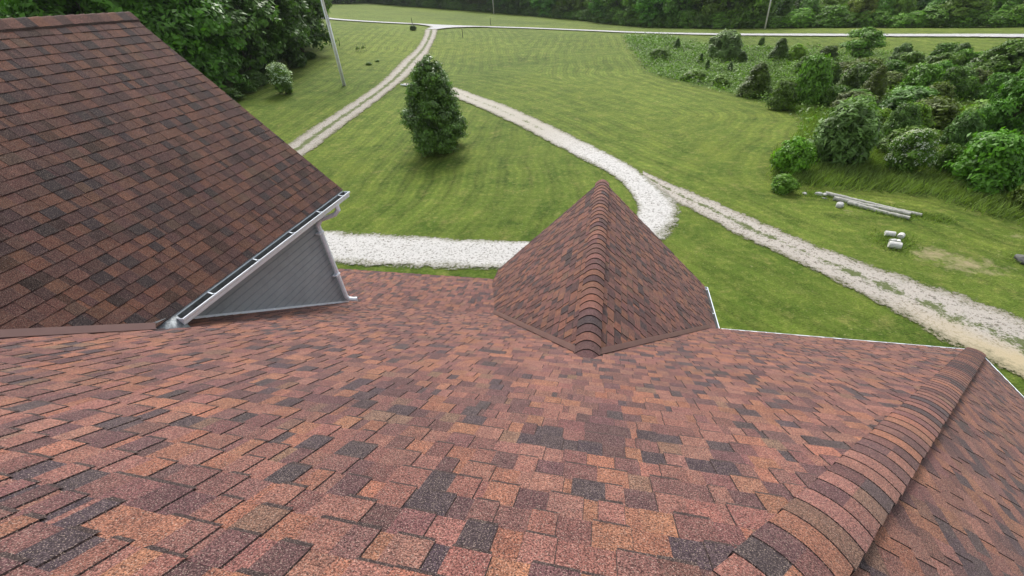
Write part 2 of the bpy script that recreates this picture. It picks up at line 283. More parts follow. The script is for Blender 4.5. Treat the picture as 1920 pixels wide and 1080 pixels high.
# ------------------------------------------------------------ terrain sheet
D = {"Al":[[-39.46,94.44],[-36.11,85.4],[-33.04,75.13],[-29.91,62.46],[-26.64,51.2],[-24.6,43.28],[-23.78,36.55],[-23.4,30.64],[-22.91,25.53],[-22.46,21.78],[-21.9,18.82]],"Ar":[[-37.08,95.67],[-33.62,85.07],[-29.69,71.62],[-26.0,58.4],[-23.73,49.82],[-22.56,43.88],[-21.61,36.53],[-21.05,29.91],[-20.36,24.19],[-19.75,20.3],[-19.15,17.27]],"Bl":[[-22.35,45.05],[-19.65,44.93],[-16.42,44.3],[-12.55,40.91],[-9.15,37.65],[-6.12,34.04],[-3.56,30.72],[-1.42,27.61],[0.34,24.98],[1.53,22.92],[2.4,20.86],[3.17,18.93],[3.26,17.51],[2.91,16.22],[2.24,14.94],[1.28,13.79],[-0.29,12.92],[-2.45,12.48],[-4.5,12.27],[-6.63,12.08],[-8.89,11.97],[-10.33,11.96],[-12.54,12.25],[-15.12,12.79]],"Br":[[-21.8,43.83],[-19.08,43.48],[-15.26,40.52],[-12.12,37.58],[-9.11,34.4],[-6.21,30.98],[-3.53,27.39],[-1.56,24.69],[-0.22,22.9],[0.8,21.03],[1.38,19.15],[1.56,17.85],[1.41,16.86],[0.68,15.81],[-0.4,15.03],[-1.69,14.61],[-3.11,14.36],[-5.08,14.32],[-7.54,14.33],[-10.18,14.4],[-11.79,14.37],[-14.22,14.59],[-17.07,15.15],[-19.45,15.68]],"Cl":[[1.95,22.6],[2.83,21.38],[4.58,19.18],[5.99,17.33],[7.22,15.75],[8.68,14.11],[10.02,12.88],[10.72,12.36],[11.37,11.62],[11.7,11.22],[12.34,9.99],[12.89,8.78]],"Cr":[[1.9,21.58],[3.19,18.81],[4.25,17.47],[5.26,15.8],[6.22,14.68],[7.2,13.41],[7.98,12.35],[8.48,11.63],[8.86,11.13],[9.07,10.48],[9.59,9.96],[9.95,9.49],[10.3,9.01],[10.92,8.03]],"road":[[-86.29,120.21],[-75.51,112.47],[-66.72,107.91],[-57.06,105.76],[-48.96,105.89],[-40.19,105.46],[-30.65,105.73],[-18.15,105.06],[-6.2,102.27],[1.49,98.4],[9.31,93.98],[21.6,86.83],[34.52,79.62],[41.57,73.93],[47.18,67.46]],"rough":[[1.25,92.61],[2.1,72.4],[3.27,61.4],[3.94,54.87],[6.21,50.53],[8.89,46.96],[11.02,43.12],[12.73,39.62],[13.54,36.07],[13.04,33.2],[10.92,28.45],[8.94,25.48],[7.86,22.11],[8.13,20.59],[9.87,20.4],[11.89,20.13],[13.67,19.64],[14.25,18.62],[15.32,16.96]],"woodedge":[[-55.18,79.26],[-47.07,66.29],[-40.07,52.16],[-35.71,40.36],[-33.9,33.56]],"S":{"silver_far":[14.27,66.48,-0.47,3.22,4.87],"cedar_s1":[8.99,73.12,-0.01,1.43,1.04],"cedar_dark1":[20.47,64.8,-0.77,2.34,2.23],"sapling":[21.1,75.63,-0.24,1.01,0.9],"spread":[26.86,58.7,-1.23,3.86,4.4],"dark_b":[25.83,64.13,-0.92,1.55,2.19],"gray_s":[32.53,61.81,-0.97,1.77,2.19],"dark_m":[34.22,55.24,-1.27,2.52,2.46],"big_r":[34.33,49.2,-1.45,3.57,4.34],"cedar2":[12.54,43.27,-0.56,2.6,2.68],"lightg":[15.01,38.65,-0.5,3.59,2.04],"yellow_s":[22.4,64.62,-0.83,1.87,2.07],"cedar3":[19.89,39.52,-0.73,2.75,1.85],"cedar4":[18.86,41.38,-0.78,2.46,1.86],"green_m":[23.26,40.6,-0.92,2.84,2.69],"brown_m":[22.58,36.64,-0.67,2.17,2.16],"green_big":[21.6,28.63,-0.2,3.69,3.02],"silver_near":[11.68,24.07,0.0,3.16,3.26],"yg":[16.86,28.5,-0.12,2.16,2.27],"gg":[18.3,26.59,-0.08,2.05,1.66],"white":[14.04,22.65,0.01,2.14,1.92],"bright":[9.07,22.59,0.01,1.87,1.89],"low":[8.16,20.21,0.02,0.86,1.17],"wide":[16.12,20.94,0.02,2.35,2.75],"brown_edge":[16.19,18.75,0.02,1.2,1.02],"c5":[10.88,63.02,-0.43,1.02,0.89],"c6":[10.95,58.37,-0.55,1.02,0.59],"c7":[13.44,57.93,-0.7,0.89,0.63],"c8":[16.12,64.26,-0.64,1.08,1.23],"yg2":[16.16,29.99,-0.17,1.55,1.35],"mid1":[22.56,56.06,-1.2,1.66,2.15],"mid2":[12.91,37.45,-0.38,2.09,1.79],"mid3":[27.39,53.03,-1.4,1.83,2.55],"mid4":[27.59,42.26,-1.19,1.95,2.18],"mid5":[18.54,22.49,-0.01,1.92,1.48],"mid6":[30.8,52.45,-1.43,1.51,2.22],"mid7":[5.83,64.71,-0.13,1.49,2.72],"mid8":[8.5,51.44,-0.47,1.13,2.45],"mid9":[16.72,37.67,-0.52,1.69,2.02],"mid10":[18.36,33.85,-0.38,1.69,1.71],"mid11":[15.65,22.71,0.01,1.39,1.13],"mid12":[22.16,47.23,-1.16,2.3,2.63],"mid13":[33.33,44.74,-1.44,3.3,2.08],"mid14":[10.69,48.65,-0.58,1.07,1.97],"hero":[-11.67,26.11,0.08,5.66,4.06],"lshrub":[-31.54,37.77,1.97,2.71,1.93],"smallr":[-41.37,92.76,3.71,0.75,1.1]},"pole_l":[-28.0,42.49,1.79],"pole_c":[-43.53,169.7,3.1],"pole_r":[27.32,98.08,-0.28],"post1":[-28.56,86.14,2.3],"post2":[-30.17,113.58,2.64],"post3":[-44.62,100.12,4.05],"st1":[-38.65,64.91,2.87],"st2":[-38.41,66.28,2.85],"wp1":[-31.71,55.03,2.12],"wp2":[-32.0,57.99,2.12],"log1a":[9.8,19.79,0.02],"log1b":[12.52,17.82,0.02],"log2a":[10.31,18.85,0.02],"log2b":[11.93,17.5,0.02],"log3a":[9.96,19.45,0.02],"log3b":[12.03,17.83,0.02],"stone1":[9.92,18.61,0.02],"stone2":[8.99,19.87,0.02],"stone3":[9.54,19.78,0.02],"lg1":[10.61,16.04,0.01],"lg2":[10.9,15.9,0.01],"lg3":[10.49,15.54,0.01],"lg4":[10.36,15.15,0.01],"lg5":[10.66,15.52,0.01],"sand1":[11.46,14.78,0.01],"sand2":[12.14,14.19,0.01],"sand3":[14.84,16.39,0.02],"sand4":[10.0,17.95,0.02],"sand5":[6.04,11.66,0.01],"pipe_a":[-22.18,43.99,1.28],"pipe_b":[-20.89,43.81,1.16],"rock_r":[13.76,14.59,0.02],"wood":[[-43.05,57.74,3.36,8.73,6.49],[-39.83,50.19,2.95,8.35,6.6],[-37.12,42.64,2.6,9.73,6.1],[-35.46,37.63,2.31,9.4,4.98],[-34.74,33.88,2.09,10.8,4.85],[-48.09,63.93,4.07,8.74,5.24],[-47.42,57.96,3.86,9.64,7.44],[-44.8,50.23,3.45,9.66,7.06],[-42.65,43.98,3.12,10.08,6.18],[-40.14,38.01,2.73,10.44,5.35],[-36.5,32.04,2.17,10.47,4.57],[-39.71,32.99,2.5,9.78,4.66],[-48.83,39.43,3.54,9.2,5.43]],"hero_c":[-11.67,26.11]}
def grid_axis(lo, hi, n, near, far, c=0.0):
    t_ = np.linspace(-1, 1, n); k = 5.2
    a = np.sinh(k*t_)/np.sinh(k)
    return np.where(a < 0, c+a*(c-lo), c+a*(hi-c))
gx = grid_axis(-1500, 1500, 520, 0, 0, -2); gy = grid_axis(-700, 1500, 520, 0, 0, 22)
GX, GY = np.meshgrid(gx, gy); GZ = ground_z(GX, GY)
def seg_dist(px, py, L):
    best = np.full(px.shape, 1e9)
    for (x0, y0), (x1, y1) in zip(L[:-1], L[1:]):
        dx, dy = x1-x0, y1-y0; q = dx*dx+dy*dy+1e-9
        s = np.clip(((px-x0)*dx+(py-y0)*dy)/q, 0, 1); best = np.minimum(best, np.hypot(px-x0-s*dx, py-y0-s*dy))
    return best
def inside(px, py, L):
    r = np.zeros(px.shape, bool); n = len(L)
    for i in range(n):
        (x0, y0), (x1, y1) = L[i], L[(i+1) % n]
        c = ((y0 > py) != (y1 > py)); xi = x0+(py-y0)/(y1-y0+1e-12)*(x1-x0); r ^= c & (px < xi)
    return r
rough_poly = [tuple(p) for p in D['rough']]+[(22, 13), (60, 5), (130, 20), (130, 80), (60, 60), (47, 64), (30, 77), (14, 87)]
fx, fy = GX.ravel(), GY.ravel()
near = (np.abs(fx) < 200) & (fy > -60) & (fy < 260)
mow = np.zeros(fx.shape); rgh = np.zeros(fx.shape); bare = np.zeros(fx.shape)
nx, ny = fx[near], fy[near]
sdv = seg_dist(nx, ny, rough_poly+rough_poly[:1]); ins_ = inside(nx, ny, rough_poly)
rgh[near] = np.where(ins_, np.clip(sdv/1.2, 0, 1), 0)
dRd = seg_dist(nx, ny, [tuple(q) for q in D['road']]); bank = np.clip(1-(dRd-9)/6, 0, 1)*np.clip((nx-9)/6, 0, 1); rgh[near] *= 1-.85*bank
dA = seg_dist(nx, ny, [((a[0]+b[0])/2, (a[1]+b[1])/2) for a, b in zip(D['Al'], D['Ar'])])
dC = seg_dist(nx, ny, D['Bl'][1:12]+D['Cl'])
dR = seg_dist(nx, ny, D['rough'])
k1 = 1/(dA+2)**2; k2 = 1/(dR+2)**2; k3 = 1/(dC+2)**2*.4
mow[near] = np.where(inside(nx, ny, [tuple(q) for q in D['Br']]+[(-21.5, 20)]), dA, np.minimum(np.minimum(dA, dC), dR*1.0))
for (bx, by, br, bs) in ((*D['sand1'][:2], 1.1, .95), (*D['sand2'][:2], 1.2, .95), (*D['sand3'][:2], .6, .7), (*D['sand4'][:2], 1.0, .62), (*D['sand5'][:2], .3, .6), (*D['hero_c'], 0.1, 0)):
    bare = np.maximum(bare, bs*np.clip(1-np.hypot((fx-bx), (fy-by)*1.4)/br/1.6, 0, 1))
n_x, n_y = len(gx), len(gy)
idx = np.arange(n_x*n_y).reshape(n_y, n_x)
F = np.stack([idx[:-1, :-1], idx[:-1, 1:], idx[1:, 1:], idx[1:, :-1]], -1).reshape(-1, 4)
me = bpy.data.meshes.new('ground'); me.vertices.add(n_x*n_y); me.loops.add(F.size); me.polygons.add(len(F))
me.vertices.foreach_set('co', np.stack([fx, fy, GZ.ravel()], -1).astype(np.float32).ravel())
me.loops.foreach_set('vertex_index', F.ravel().astype(np.int32)); me.polygons.foreach_set('loop_start', np.arange(0, F.size, 4, dtype=np.int32))
me.polygons.foreach_set('use_smooth', np.ones(len(F), bool)); me.materials.append(M['lawn'])
for nm, ar in (('mow', mow), ('rough', rgh), ('bare', bare)):
    a = me.attributes.new(nm, 'FLOAT', 'POINT'); a.data.foreach_set('value', ar.astype(np.float32))
me.update(calc_edges=True)
go = bpy.data.objects.new('ground', me); COL.objects.link(go); tag(go, kind='structure')

def catmull(L, step):
    P = np.array(L, float)[:, :2]; out = []
    for i in range(len(P)-1):
        p0, p1, p2, p3 = P[max(i-1, 0)], P[i], P[i+1], P[min(i+2, len(P)-1)]
        n = max(2, int(np.linalg.norm(p2-p1)/step))
        for k in range(n):
            t_ = k/n; out.append(.5*((2*p1)+(-p0+p2)*t_+(2*p0-5*p1+4*p2-p3)*t_*t_+(-p0+3*p1-3*p2+p3)*t_**3))
    out.append(P[-1]); return np.array(out)
def resample(P, n):
    d = np.concatenate([[0], np.cumsum(np.linalg.norm(np.diff(P, axis=0), axis=1))])
    q = np.linspace(0, d[-1], n); return np.stack([np.interp(q, d, P[:, i]) for i in (0, 1)], -1)
def strip(name, L, R_, mat, widen=.12, lift=.03, n=None, nu=9):
    L = catmull(L, .5); R_ = catmull(R_, .5)
    if n is None: n = int(max(len(L), len(R_)))
    L = resample(L, n); R_ = resample(R_, n)
    C_ = (L+R_)/2; L = C_+(L-C_)*(1+widen); R_ = C_+(R_-C_)*(1+widen)
    us = np.linspace(0, 1, nu); P = L[:, None]*(1-us)[None, :, None]+R_[:, None]*us[None, :, None]
    Z = ground_z(P[..., 0], P[..., 1]); dist = np.hypot(P[..., 0], P[..., 1])
    Z = Z+lift+np.maximum(dist-20, 0)*.0012
    al = np.concatenate([[0], np.cumsum(np.linalg.norm(np.diff(C_, axis=0), axis=1))])
    v = np.concatenate([P, Z[..., None]], -1).reshape(-1, 3)
    ix = np.arange(n*nu).reshape(n, nu); F_ = np.stack([ix[:-1, :-1], ix[:-1, 1:], ix[1:, 1:], ix[1:, :-1]], -1).reshape(-1, 4)
    a = v[F_[0]]; nz = np.cross(a[1]-a[0], a[2]-a[1])[2]
    if nz < 0: F_ = F_[:, ::-1]
    me = bpy.data.meshes.new(name); me.from_pydata(v.tolist(), [], F_.tolist()); me.materials.append(mat)
    uvl = me.uv_layers.new(name='UVMap'); U_ = np.stack([np.broadcast_to(us*2-1, (n, nu)), np.broadcast_to(al[:, None], (n, nu))], -1).reshape(-1, 2)
    li = np.empty(len(me.loops), np.int32); me.loops.foreach_get('vertex_index', li)
    uvl.data.foreach_set('uv', U_[li].astype(np.float32).ravel())
    me.polygons.foreach_set('use_smooth', [True]*len(me.polygons)); me.update()
    o = bpy.data.objects.new(name, me); COL.objects.link(o); tag(o, kind='structure'); return o
gA = gravel_mat('gravel_two_track', (.34, .30, .26), (.56, .52, .46), (.19, .165, .115), .66, 1.1)
gB = gravel_mat('white_gravel', (.46, .44, .42), (.86, .845, .82), (.22, .20, .165), .35, 1.0, 0, .86, fade=22)
gC = gravel_mat('worn_gravel', (.36, .32, .275), (.70, .65, .59), (.15, .12, .085), .5, 1.3, 12.0)
gR = gravel_mat('pale_road', (.50, .50, .50), (.62, .62, .62), (.5, .5, .48), .0, .1, 0, .9)
strip('driveway', D['Al'], D['Ar'], gA, .1, .03)
strip('driveway', D['Bl'], D['Br'], gB, .14, .045)
strip('driveway', D['Cl']+[[15.2, 5.6], [19, 1.0], [24, -5]], D['Cr']+[[13.0, 4.4], [16.6, -.6], [21.4, -6.6]], gC, .2, .035)
# road across the far field
rc = catmull([(-260, 190), (-150, 150), (-110, 132)]+[tuple(p) for p in D['road']]+[(58, 55), (90, 25), (140, -20)], 2.0)
tg = np.gradient(rc, axis=0); tg /= np.linalg.norm(tg, axis=1)[:, None]; nr = np.stack([-tg[:, 1], tg[:, 0]], -1)
strip('road', rc+nr*1.55, rc-nr*1.55, gR, 0, .05, n=len(rc)*2)
# flared junction
j = [(-49.5, 105.6), (-44.2, 103.6), (-40.6, 100.2), (-39.3, 94.6)]; k_ = [(-27.5, 105.2), (-32.2, 103.0), (-35.6, 100.0), (-37.0, 95.8)]
strip('driveway', j, k_, gR, .05, .09, nu=11)

# ------------------------------------------------------------ house
HP = [rad(a) for a in (34.369, 45.558, 46.055)]
T1, T2, T3 = [math.tan(a) for a in HP]
def W(x, y, z): return Vector((x*S, y*S, z*S+ZC))
PAL = [((.192, .088, .059), 20), ((.165, .079, .065), 27), ((.118, .057, .054), 24), ((.078, .041, .044), 15), ((.044, .034, .041), 11), ((.130, .078, .058), 3)]
def pick(rr, last):
    if last is not None and rr.random() < .06: return last
    x = rr.random()*100
    for c, wt in PAL:
        x -= wt
        if x < 0: break
    k = .86+.28*rr.random(); return tuple(min(1, q*k*(.95+.1*rr.random())) for q in c)
def clip(poly, hp):
    """poly of (u,v); hp = list of (a,b,c) keeping a*u+b*v<=c"""
    for a, b, c in hp:
        out = []
        for i in range(len(poly)):
            p, q = poly[i], poly[(i+1) % len(poly)]; dp = a*p[0]+b*p[1]-c; dq = a*q[0]+b*q[1]-c
            if dp <= 0: out.append(p)
            if (dp < 0 < dq) or (dq < 0 < dp):
                s_ = dp/(dp-dq); out.append((p[0]+(q[0]-p[0])*s_, p[1]+(q[1]-p[1])*s_))
        poly = out
        if len(poly) < 3: return []
    return poly
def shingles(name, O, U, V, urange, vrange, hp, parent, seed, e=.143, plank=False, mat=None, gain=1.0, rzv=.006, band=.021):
    """courses along U, stepping down V. real laminated tabs: every tab has its own thickness"""
    rr = random.Random(seed); U = Vector(U).normalized(); V = Vector(V).normalized(); Nn = U.cross(V); O = Vector(O)
    vs, fs, cs = [], [], []
    def emit(pts, col, flip=False):
        n = len(vs)
        vs.extend([O+U*a+V*b+Nn*h for a, b, h in pts]); fs.append(tuple(range(n, n+len(pts)))); cs.append(col)
    nrow = int(math.ceil((vrange[1]-vrange[0])/e)); dark = (.030, .021, .022)
    for i in range(nrow):
        v0 = vrange[0]+i*e; v1 = min(v0+e, vrange[1]); u = urange[0]-rr.random()*.3; raised = rr.random() < .5; last = None
        while u < urange[1]:
            wd = 4.0 if plank else rr.choice((.08, .10, .115, .13, .14, .155)) if raised else rr.choice((.04, .06, .08, .10, .12, .13))
            ua, ub = max(u, urange[0]), min(u+wd, urange[1]); u += wd
            if ub-ua > .004:
                vv = v1+(rr.uniform(-.002, .003) if not plank else 0)
                h0, h1 = (.010, .014) if plank else (.001, .0075); rz = rzv if (raised and not plank) else 0
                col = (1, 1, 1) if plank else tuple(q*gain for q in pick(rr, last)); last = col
                P = clip([(ua, v0), (ub, v0), (ub, vv), (ua, vv)], hp)
                if P and plank:
                    Q = clip([(ua, v0), (ub, v0), (ub, v0+.022), (ua, v0+.022)], hp); P = clip([(ua, v0+.022), (ub, v0+.022), (ub, vv), (ua, vv)], hp)
                    if Q: emit([(a, b, -.006+.016*(b-v0)/.022) for a, b in Q], (.8, .8, .8))
                if P:
                    emit([(a, b, h0+(h1-h0)*(b-v0)/e+rz) for a, b in P], col)
                    B = [p for p in P if abs(p[1]-vv) < 1e-6]
                    if len(B) >= 2:
                        a0, a1 = min(b[0] for b in B), max(b[0] for b in B); hh = h1+rz
                        sl = .0 if plank else (band*rr.uniform(.75, 1.25) if rz else .002); hb_ = .0092 if (rz and band > .01) else .0005
                        emit([(a0, vv, hh), (a1, vv, hh), (a1-(.004 if rz else 0), vv+sl, hb_), (a0+(.004 if rz else 0), vv+sl, hb_)], (.12, .12, .12) if plank else dark)  # plank butts coloured near black as the shadow line under each lap
                    if rz:
                        for sgn, uu in ((1, ua), (-1, ub)):
                            if not clip([(uu-.001, v0+.01), (uu+.001, v0+.01), (uu+.001, vv-.01), (uu-.001, vv-.01)], hp): continue
                            q = [(uu, v0, h0+rz), (uu, vv, h1+rz), (uu-sgn*.003, vv, h1), (uu-sgn*.003, v0, h0)]
                            # keep side faces inside the clip
                            if all(a*uu+b*vv <= c+1e-6 and a*uu+b*v0 <= c+1e-6 for a, b, c in hp):
                                emit(q if sgn > 0 else q[::-1], dark)
            raised = not raised if rr.random() < .8 else raised
    return mesh_obj(name, vs, fs, mat or M['shingle'], parent, cols=cs)
def cap_run(name, P0, P1, dL, dR, parent, seed, half=.17, e=.15, hb=.03, th=.02, gain=1.0, rr_=.12):
    """ridge or hip caps from P0 to P1, butts facing P1"""
    rr = random.Random(seed); P0, P1 = Vector(P0), Vector(P1); d = (P1-P0); L = d.length; d.normalize()
    dL, dR = Vector(dL).normalized(), Vector(dR).normalized(); up_ = -(dL+dR).normalized()
    K = 8; vs, fs, cs = [], [], []
    X = dR-d*dR.dot(d); Z0 = d.cross(X).normalized()
    lat = d.cross(Vector((0, 0, 1))).normalized(); up_ = lat.cross(d).normalized()
    if lat.dot(dR) < 0: lat = -lat
    if up_.z < 0: up_ = -up_
    xr = dR-d*dR.dot(d); tn = -xr.dot(up_)/max(1e-6, xr.dot(lat))
    def prof(s_, lift, w_):
        out = []
        for k in range(-K, K+1):
            x = w_*k/K; ax = abs(x)
            y = -ax*ax/(2*rr_) if ax < rr_*tn else -(rr_*tn*tn/2+(ax-rr_*tn)*tn)
            out.append(P0+d*s_+lat*x+up_*(hb+y+lift))
        return out
    n = int(math.ceil(L/e)); dark = (.045, .034, .034); last = None
    for i in range(n):
        s0, s1 = i*e-.03, min((i+1)*e, L+.02); w_ = half*(1+rr.uniform(-.02, .03))
        A = prof(s0, .004, w_*.97); B = prof(s1, .004+th, w_); b0 = len(vs); vs += A+B; m_ = 2*K+1
        col = tuple(q*gain for q in pick(rr, None)); col2 = tuple(q*gain for q in pick(rr, None)) if rr.random() < .25 else col
        for k in range(m_-1): fs.append((b0+k, b0+m_+k, b0+m_+k+1, b0+k+1)); cs.append(col if k < K else col2)
        Cc = prof(s1+.003, -.006 if i < n-1 else -.05, w_); b1 = len(vs); vs += Cc
        for k in range(m_-1): fs.append((b0+m_+k, b1+k, b1+k+1, b0+m_+k+1)); cs.append(dark)
        for q0, q1 in ((0, m_), (m_-1, 2*m_-1)):       # thickness at the long edges
            b2 = len(vs); vs += [vs[b0+q0]-up_*.06, vs[b0+q1]-up_*.07]; fs.append((b0+q0, b0+q1, b2+1, b2)); cs.append(dark)
    return mesh_obj(name, vs, fs, M['shingle'], parent, cols=cs)

house = empty('house', (0, 0, 0)); tag(house, 'large grey sided house with brown red shingle roofs under the camera', 'house')
c1, s1_ = math.cos(HP[0]), math.sin(HP[0]); c2_, s2_ = math.cos(HP[1]), math.sin(HP[1]); c3_, s3_ = math.cos(HP[2]), math.sin(HP[2])
A0 = -.3; zA = -1-T1*A0; YE = 5.88; YB = 5.3
# front slope: u=x, v down slope; hip keeps x<=y
Vf = (0, c1, -s1_)
shingles('main_roof', W(0, A0, zA), (1, 0, 0), Vf, (-12*S, 6*S), (0, (YE-A0)*S/c1), [(1, -c1, A0*S)], house, 1, gain=1.0)
# right slope (hip end)
shingles('hip_roof', W(A0, 0, zA), (0, -1, 0), (c1, 0, -s1_), (-5.95*S, 6.5*S), (0, (YE-A0)*S/c1), [(-1, -c1, A0*S), (1, -c1, -A0*S)], house, 2, rzv=.0035, band=.009)
# back slope
shingles('back_roof', W(0, A0, zA), (-1, 0, 0), (0, -c1, -s1_), (-6.5*S, 12*S), (0, (YE-A0)*S/c1), [(-1, -c1, -A0*S)], house, 3, e=.286)
cap_run('hip_cap', W(YE+.03, YE+.03, -1-T1*(YE+.03)), W(A0, A0, zA), (-1, 1, -T1), (1, -1, -T1), house, 4, half=.13, e=.15, hb=.008, th=.006, rr_=.30)
cap_run('ridge_cap', W(-5.9, A0, zA), W(A0, A0, zA), (0, 1, -T1), (0, -1, -T1), house, 5, half=.15)
# low slope porch roof below the break
PT = (5.2-(-(-1-T1*YB)))/(7.15-YB); PA = math.atan(PT); zB = -1-T1*YB
shingles('porch_roof', W(0, YB-.12, zB+.012+.12*PT), (1, 0, 0), (0, math.cos(PA), -math.sin(PA)), (-10*S, -1.3*S), (0, (7.15-YB+.12)*S/math.cos(PA)), [], house, 6)
# front gable
GX0, GZ0, GY0, GY1, GW = -.063, -2.93, 2.70, 7.425, 2.213
sl2 = GW*S/c2_; T2L = T2*.96; c2L = math.cos(math.atan(T2L)); s2L = math.sin(math.atan(T2L))
shingles('front_gable_roof', W(GX0, 0, GZ0), (0, 1, 0), (-c2L, 0, -s2L), (GY0*S, GY1*S), (0, GW*S/c2L), [], house, 7, gain=.9)
shingles('front_gable_roof', W(GX0, 0, GZ0), (0, -1, 0), (c2_, 0, -s2_), (-GY1*S, -GY0*S), (0, sl2), [], house, 8, gain=.9)
cap_run('gable_ridge_cap', W(GX0, GY1, GZ0), W(GX0, 2.68, GZ0), (-1, 0, -T2), (1, 0, -T2), house, 9, half=.15, e=.15, hb=.008, th=.014, gain=.9, rr_=.11)
# wing: same shingles darkened by gain, its shade put partly into colour
WX0, WZ0, WXE, WZE, WY1 = -6.823, .165, -4.302, -2.45, 5.64
sl3 = (WXE-WX0)*S/c3_
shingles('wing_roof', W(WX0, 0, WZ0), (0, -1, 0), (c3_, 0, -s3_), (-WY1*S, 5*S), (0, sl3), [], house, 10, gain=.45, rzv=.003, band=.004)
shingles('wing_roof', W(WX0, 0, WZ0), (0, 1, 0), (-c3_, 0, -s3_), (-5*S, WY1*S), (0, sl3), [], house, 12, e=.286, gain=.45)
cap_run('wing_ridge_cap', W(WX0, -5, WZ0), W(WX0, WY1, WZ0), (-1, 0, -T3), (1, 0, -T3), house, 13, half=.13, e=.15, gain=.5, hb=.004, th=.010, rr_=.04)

# roof decks and barge edges (thin slabs just under the shingles)
def slab(name, pts, drop, mat):
    mb = MB(); n = len(pts); top = [Vector(p)-Vector((0, 0, .012)) for p in pts]; bot = [p-Vector((0, 0, drop)) for p in top]
    mb.add(top+bot, [tuple(range(n)), tuple(range(2*n-1, n-1, -1))]+[(k, n+k, n+(k+1) % n, (k+1) % n) for k in range(n)]); return mb.build(name, mat, house)
def zf(y): return -1-T1*y
slab('roof_deck', [W(-12, A0, zA), W(A0, A0, zA), W(YE-.01, YE-.01, zf(YE)), W(-12, YE-.01, zf(YE))], .14, M['white'])
slab('roof_deck', [W(A0, A0, zA), W(YE-.01, -6.47, zf(YE)), W(YE-.01, YE-.02, zf(YE))], .14, M['white'])
slab('roof_deck', [W(-12, -6.47, zf(YE)), W(YE, -6.47, zf(YE)), W(A0, A0, zA), W(-12, A0, zA)], .14, M['white'])
slab('roof_deck', [W(-10, YB, zB), W(-1.3, YB, zB), W(-1.3, 7.14, -5.197), W(-10, 7.14, -5.197)], .12, M['white'])
for sg in (-1, 1):
    T2_ = T2L if sg < 0 else T2
    slab('roof_deck', [W(GX0, GY0, GZ0), W(GX0, GY1-.01, GZ0), W(GX0+sg*(GW-.01), GY1-.01, GZ0-T2_*(GW-.01)), W(GX0+sg*(GW-.01), GY0, GZ0-T2_*(GW-.01))][::sg], .12, M['white'])
    ww = (WXE-WX0-.01)
    slab('roof_deck', [W(WX0, -5, WZ0), W(WX0, WY1-.01, WZ0), W(WX0+sg*ww, WY1-.01, WZ0-T3*ww), W(WX0+sg*ww, -5, WZ0-T3*ww)][::sg], .12, M['white'])

# metal valley flashing
def flash(name, A, B, side, nrm, w_, lift, th=.02):
    A, B, side, nrm = Vector(A), Vector(B), Vector(side).normalized(), Vector(nrm).normalized(); mb = MB()
    prof = [(0, -.05), (w_, -.05), (w_, th), (0, th)]
    mb.extrude(prof, A+nrm*lift, B+nrm*lift, side, nrm); return mb.build(name, M['brown_metal'], house)
for sg in (-1, 1):
    T2_ = T2L if sg < 0 else T2; a2_ = math.atan(T2_)
    A = W(GX0+sg*.12*T1/T2_, GY0+.123+.12, GZ0-.12*T1); vd = Vector((sg*T1/T2_, 1, -T1)); dy = (YE-.02 if sg > 0 else 5.36)-(GY0+.123+.12)
    nrm = Vector((sg*math.sin(a2_), 0, math.cos(a2_))); side = nrm.cross(vd)*(1 if sg > 0 else -1)
    if side.z < 0: side = -side
    flash('valley_flashing', A, A+vd*dy*S, side, nrm, .075, .012)
# wing valley: passes (-4.302, 2.179); y = yv + (T3/T1)(x-xe)
vd = Vector((T1/T3, 1, -T1)); B = W(WXE, (-WZE-1)/T1, WZE); nrm = Vector((s3_, 0, c3_)); side = nrm.cross(vd)
if side.z < 0: side = -side
flash('valley_flashing', B-vd*2.5*S, B+vd*.02, side, nrm, .085, .012)

# wing wall under the gutter
XW = -4.69
zs = -2.60
wall = shingles('wing_wall', W(XW, 0, zs), (0, -1, 0), (0, 0, -1), (-5.25*S, -1.9*S), (0, 2.3*S), [(T1, 1, (1+zs)*S)], house, 20, e=.115, plank=True, mat=M['lap'])
mb = MB()
def yz(y, z, x=XW): return W(x, y, z)
P_, Q_ = yz(2.35, zf(2.35)+.02), yz(5.22, zf(5.22)+.02)
mb.extrude([(0, -.01), (.035, -.01), (.035, .022), (0, .022)], P_, Q_, (1, 0, 0), Vector((0, s1_, c1)))
mb.build('wall_trim', M['white'], wall)
mb = MB(); mb.extrude([(0, 0), (.03, 0), (.03, .06), (0, .06)], yz(5.25, zs), yz(5.25, zf(5.2)), (1, 0, 0), (0, -1, 0)); mb.build('corner_trim', M['siding'], wall)
mb = MB(); mb.box((W((XW+WXE)/2, 3.8, -2.575)), ((WXE-XW)*S, 3.65*S, .02)); mb.build('soffit', M['siding'], house)

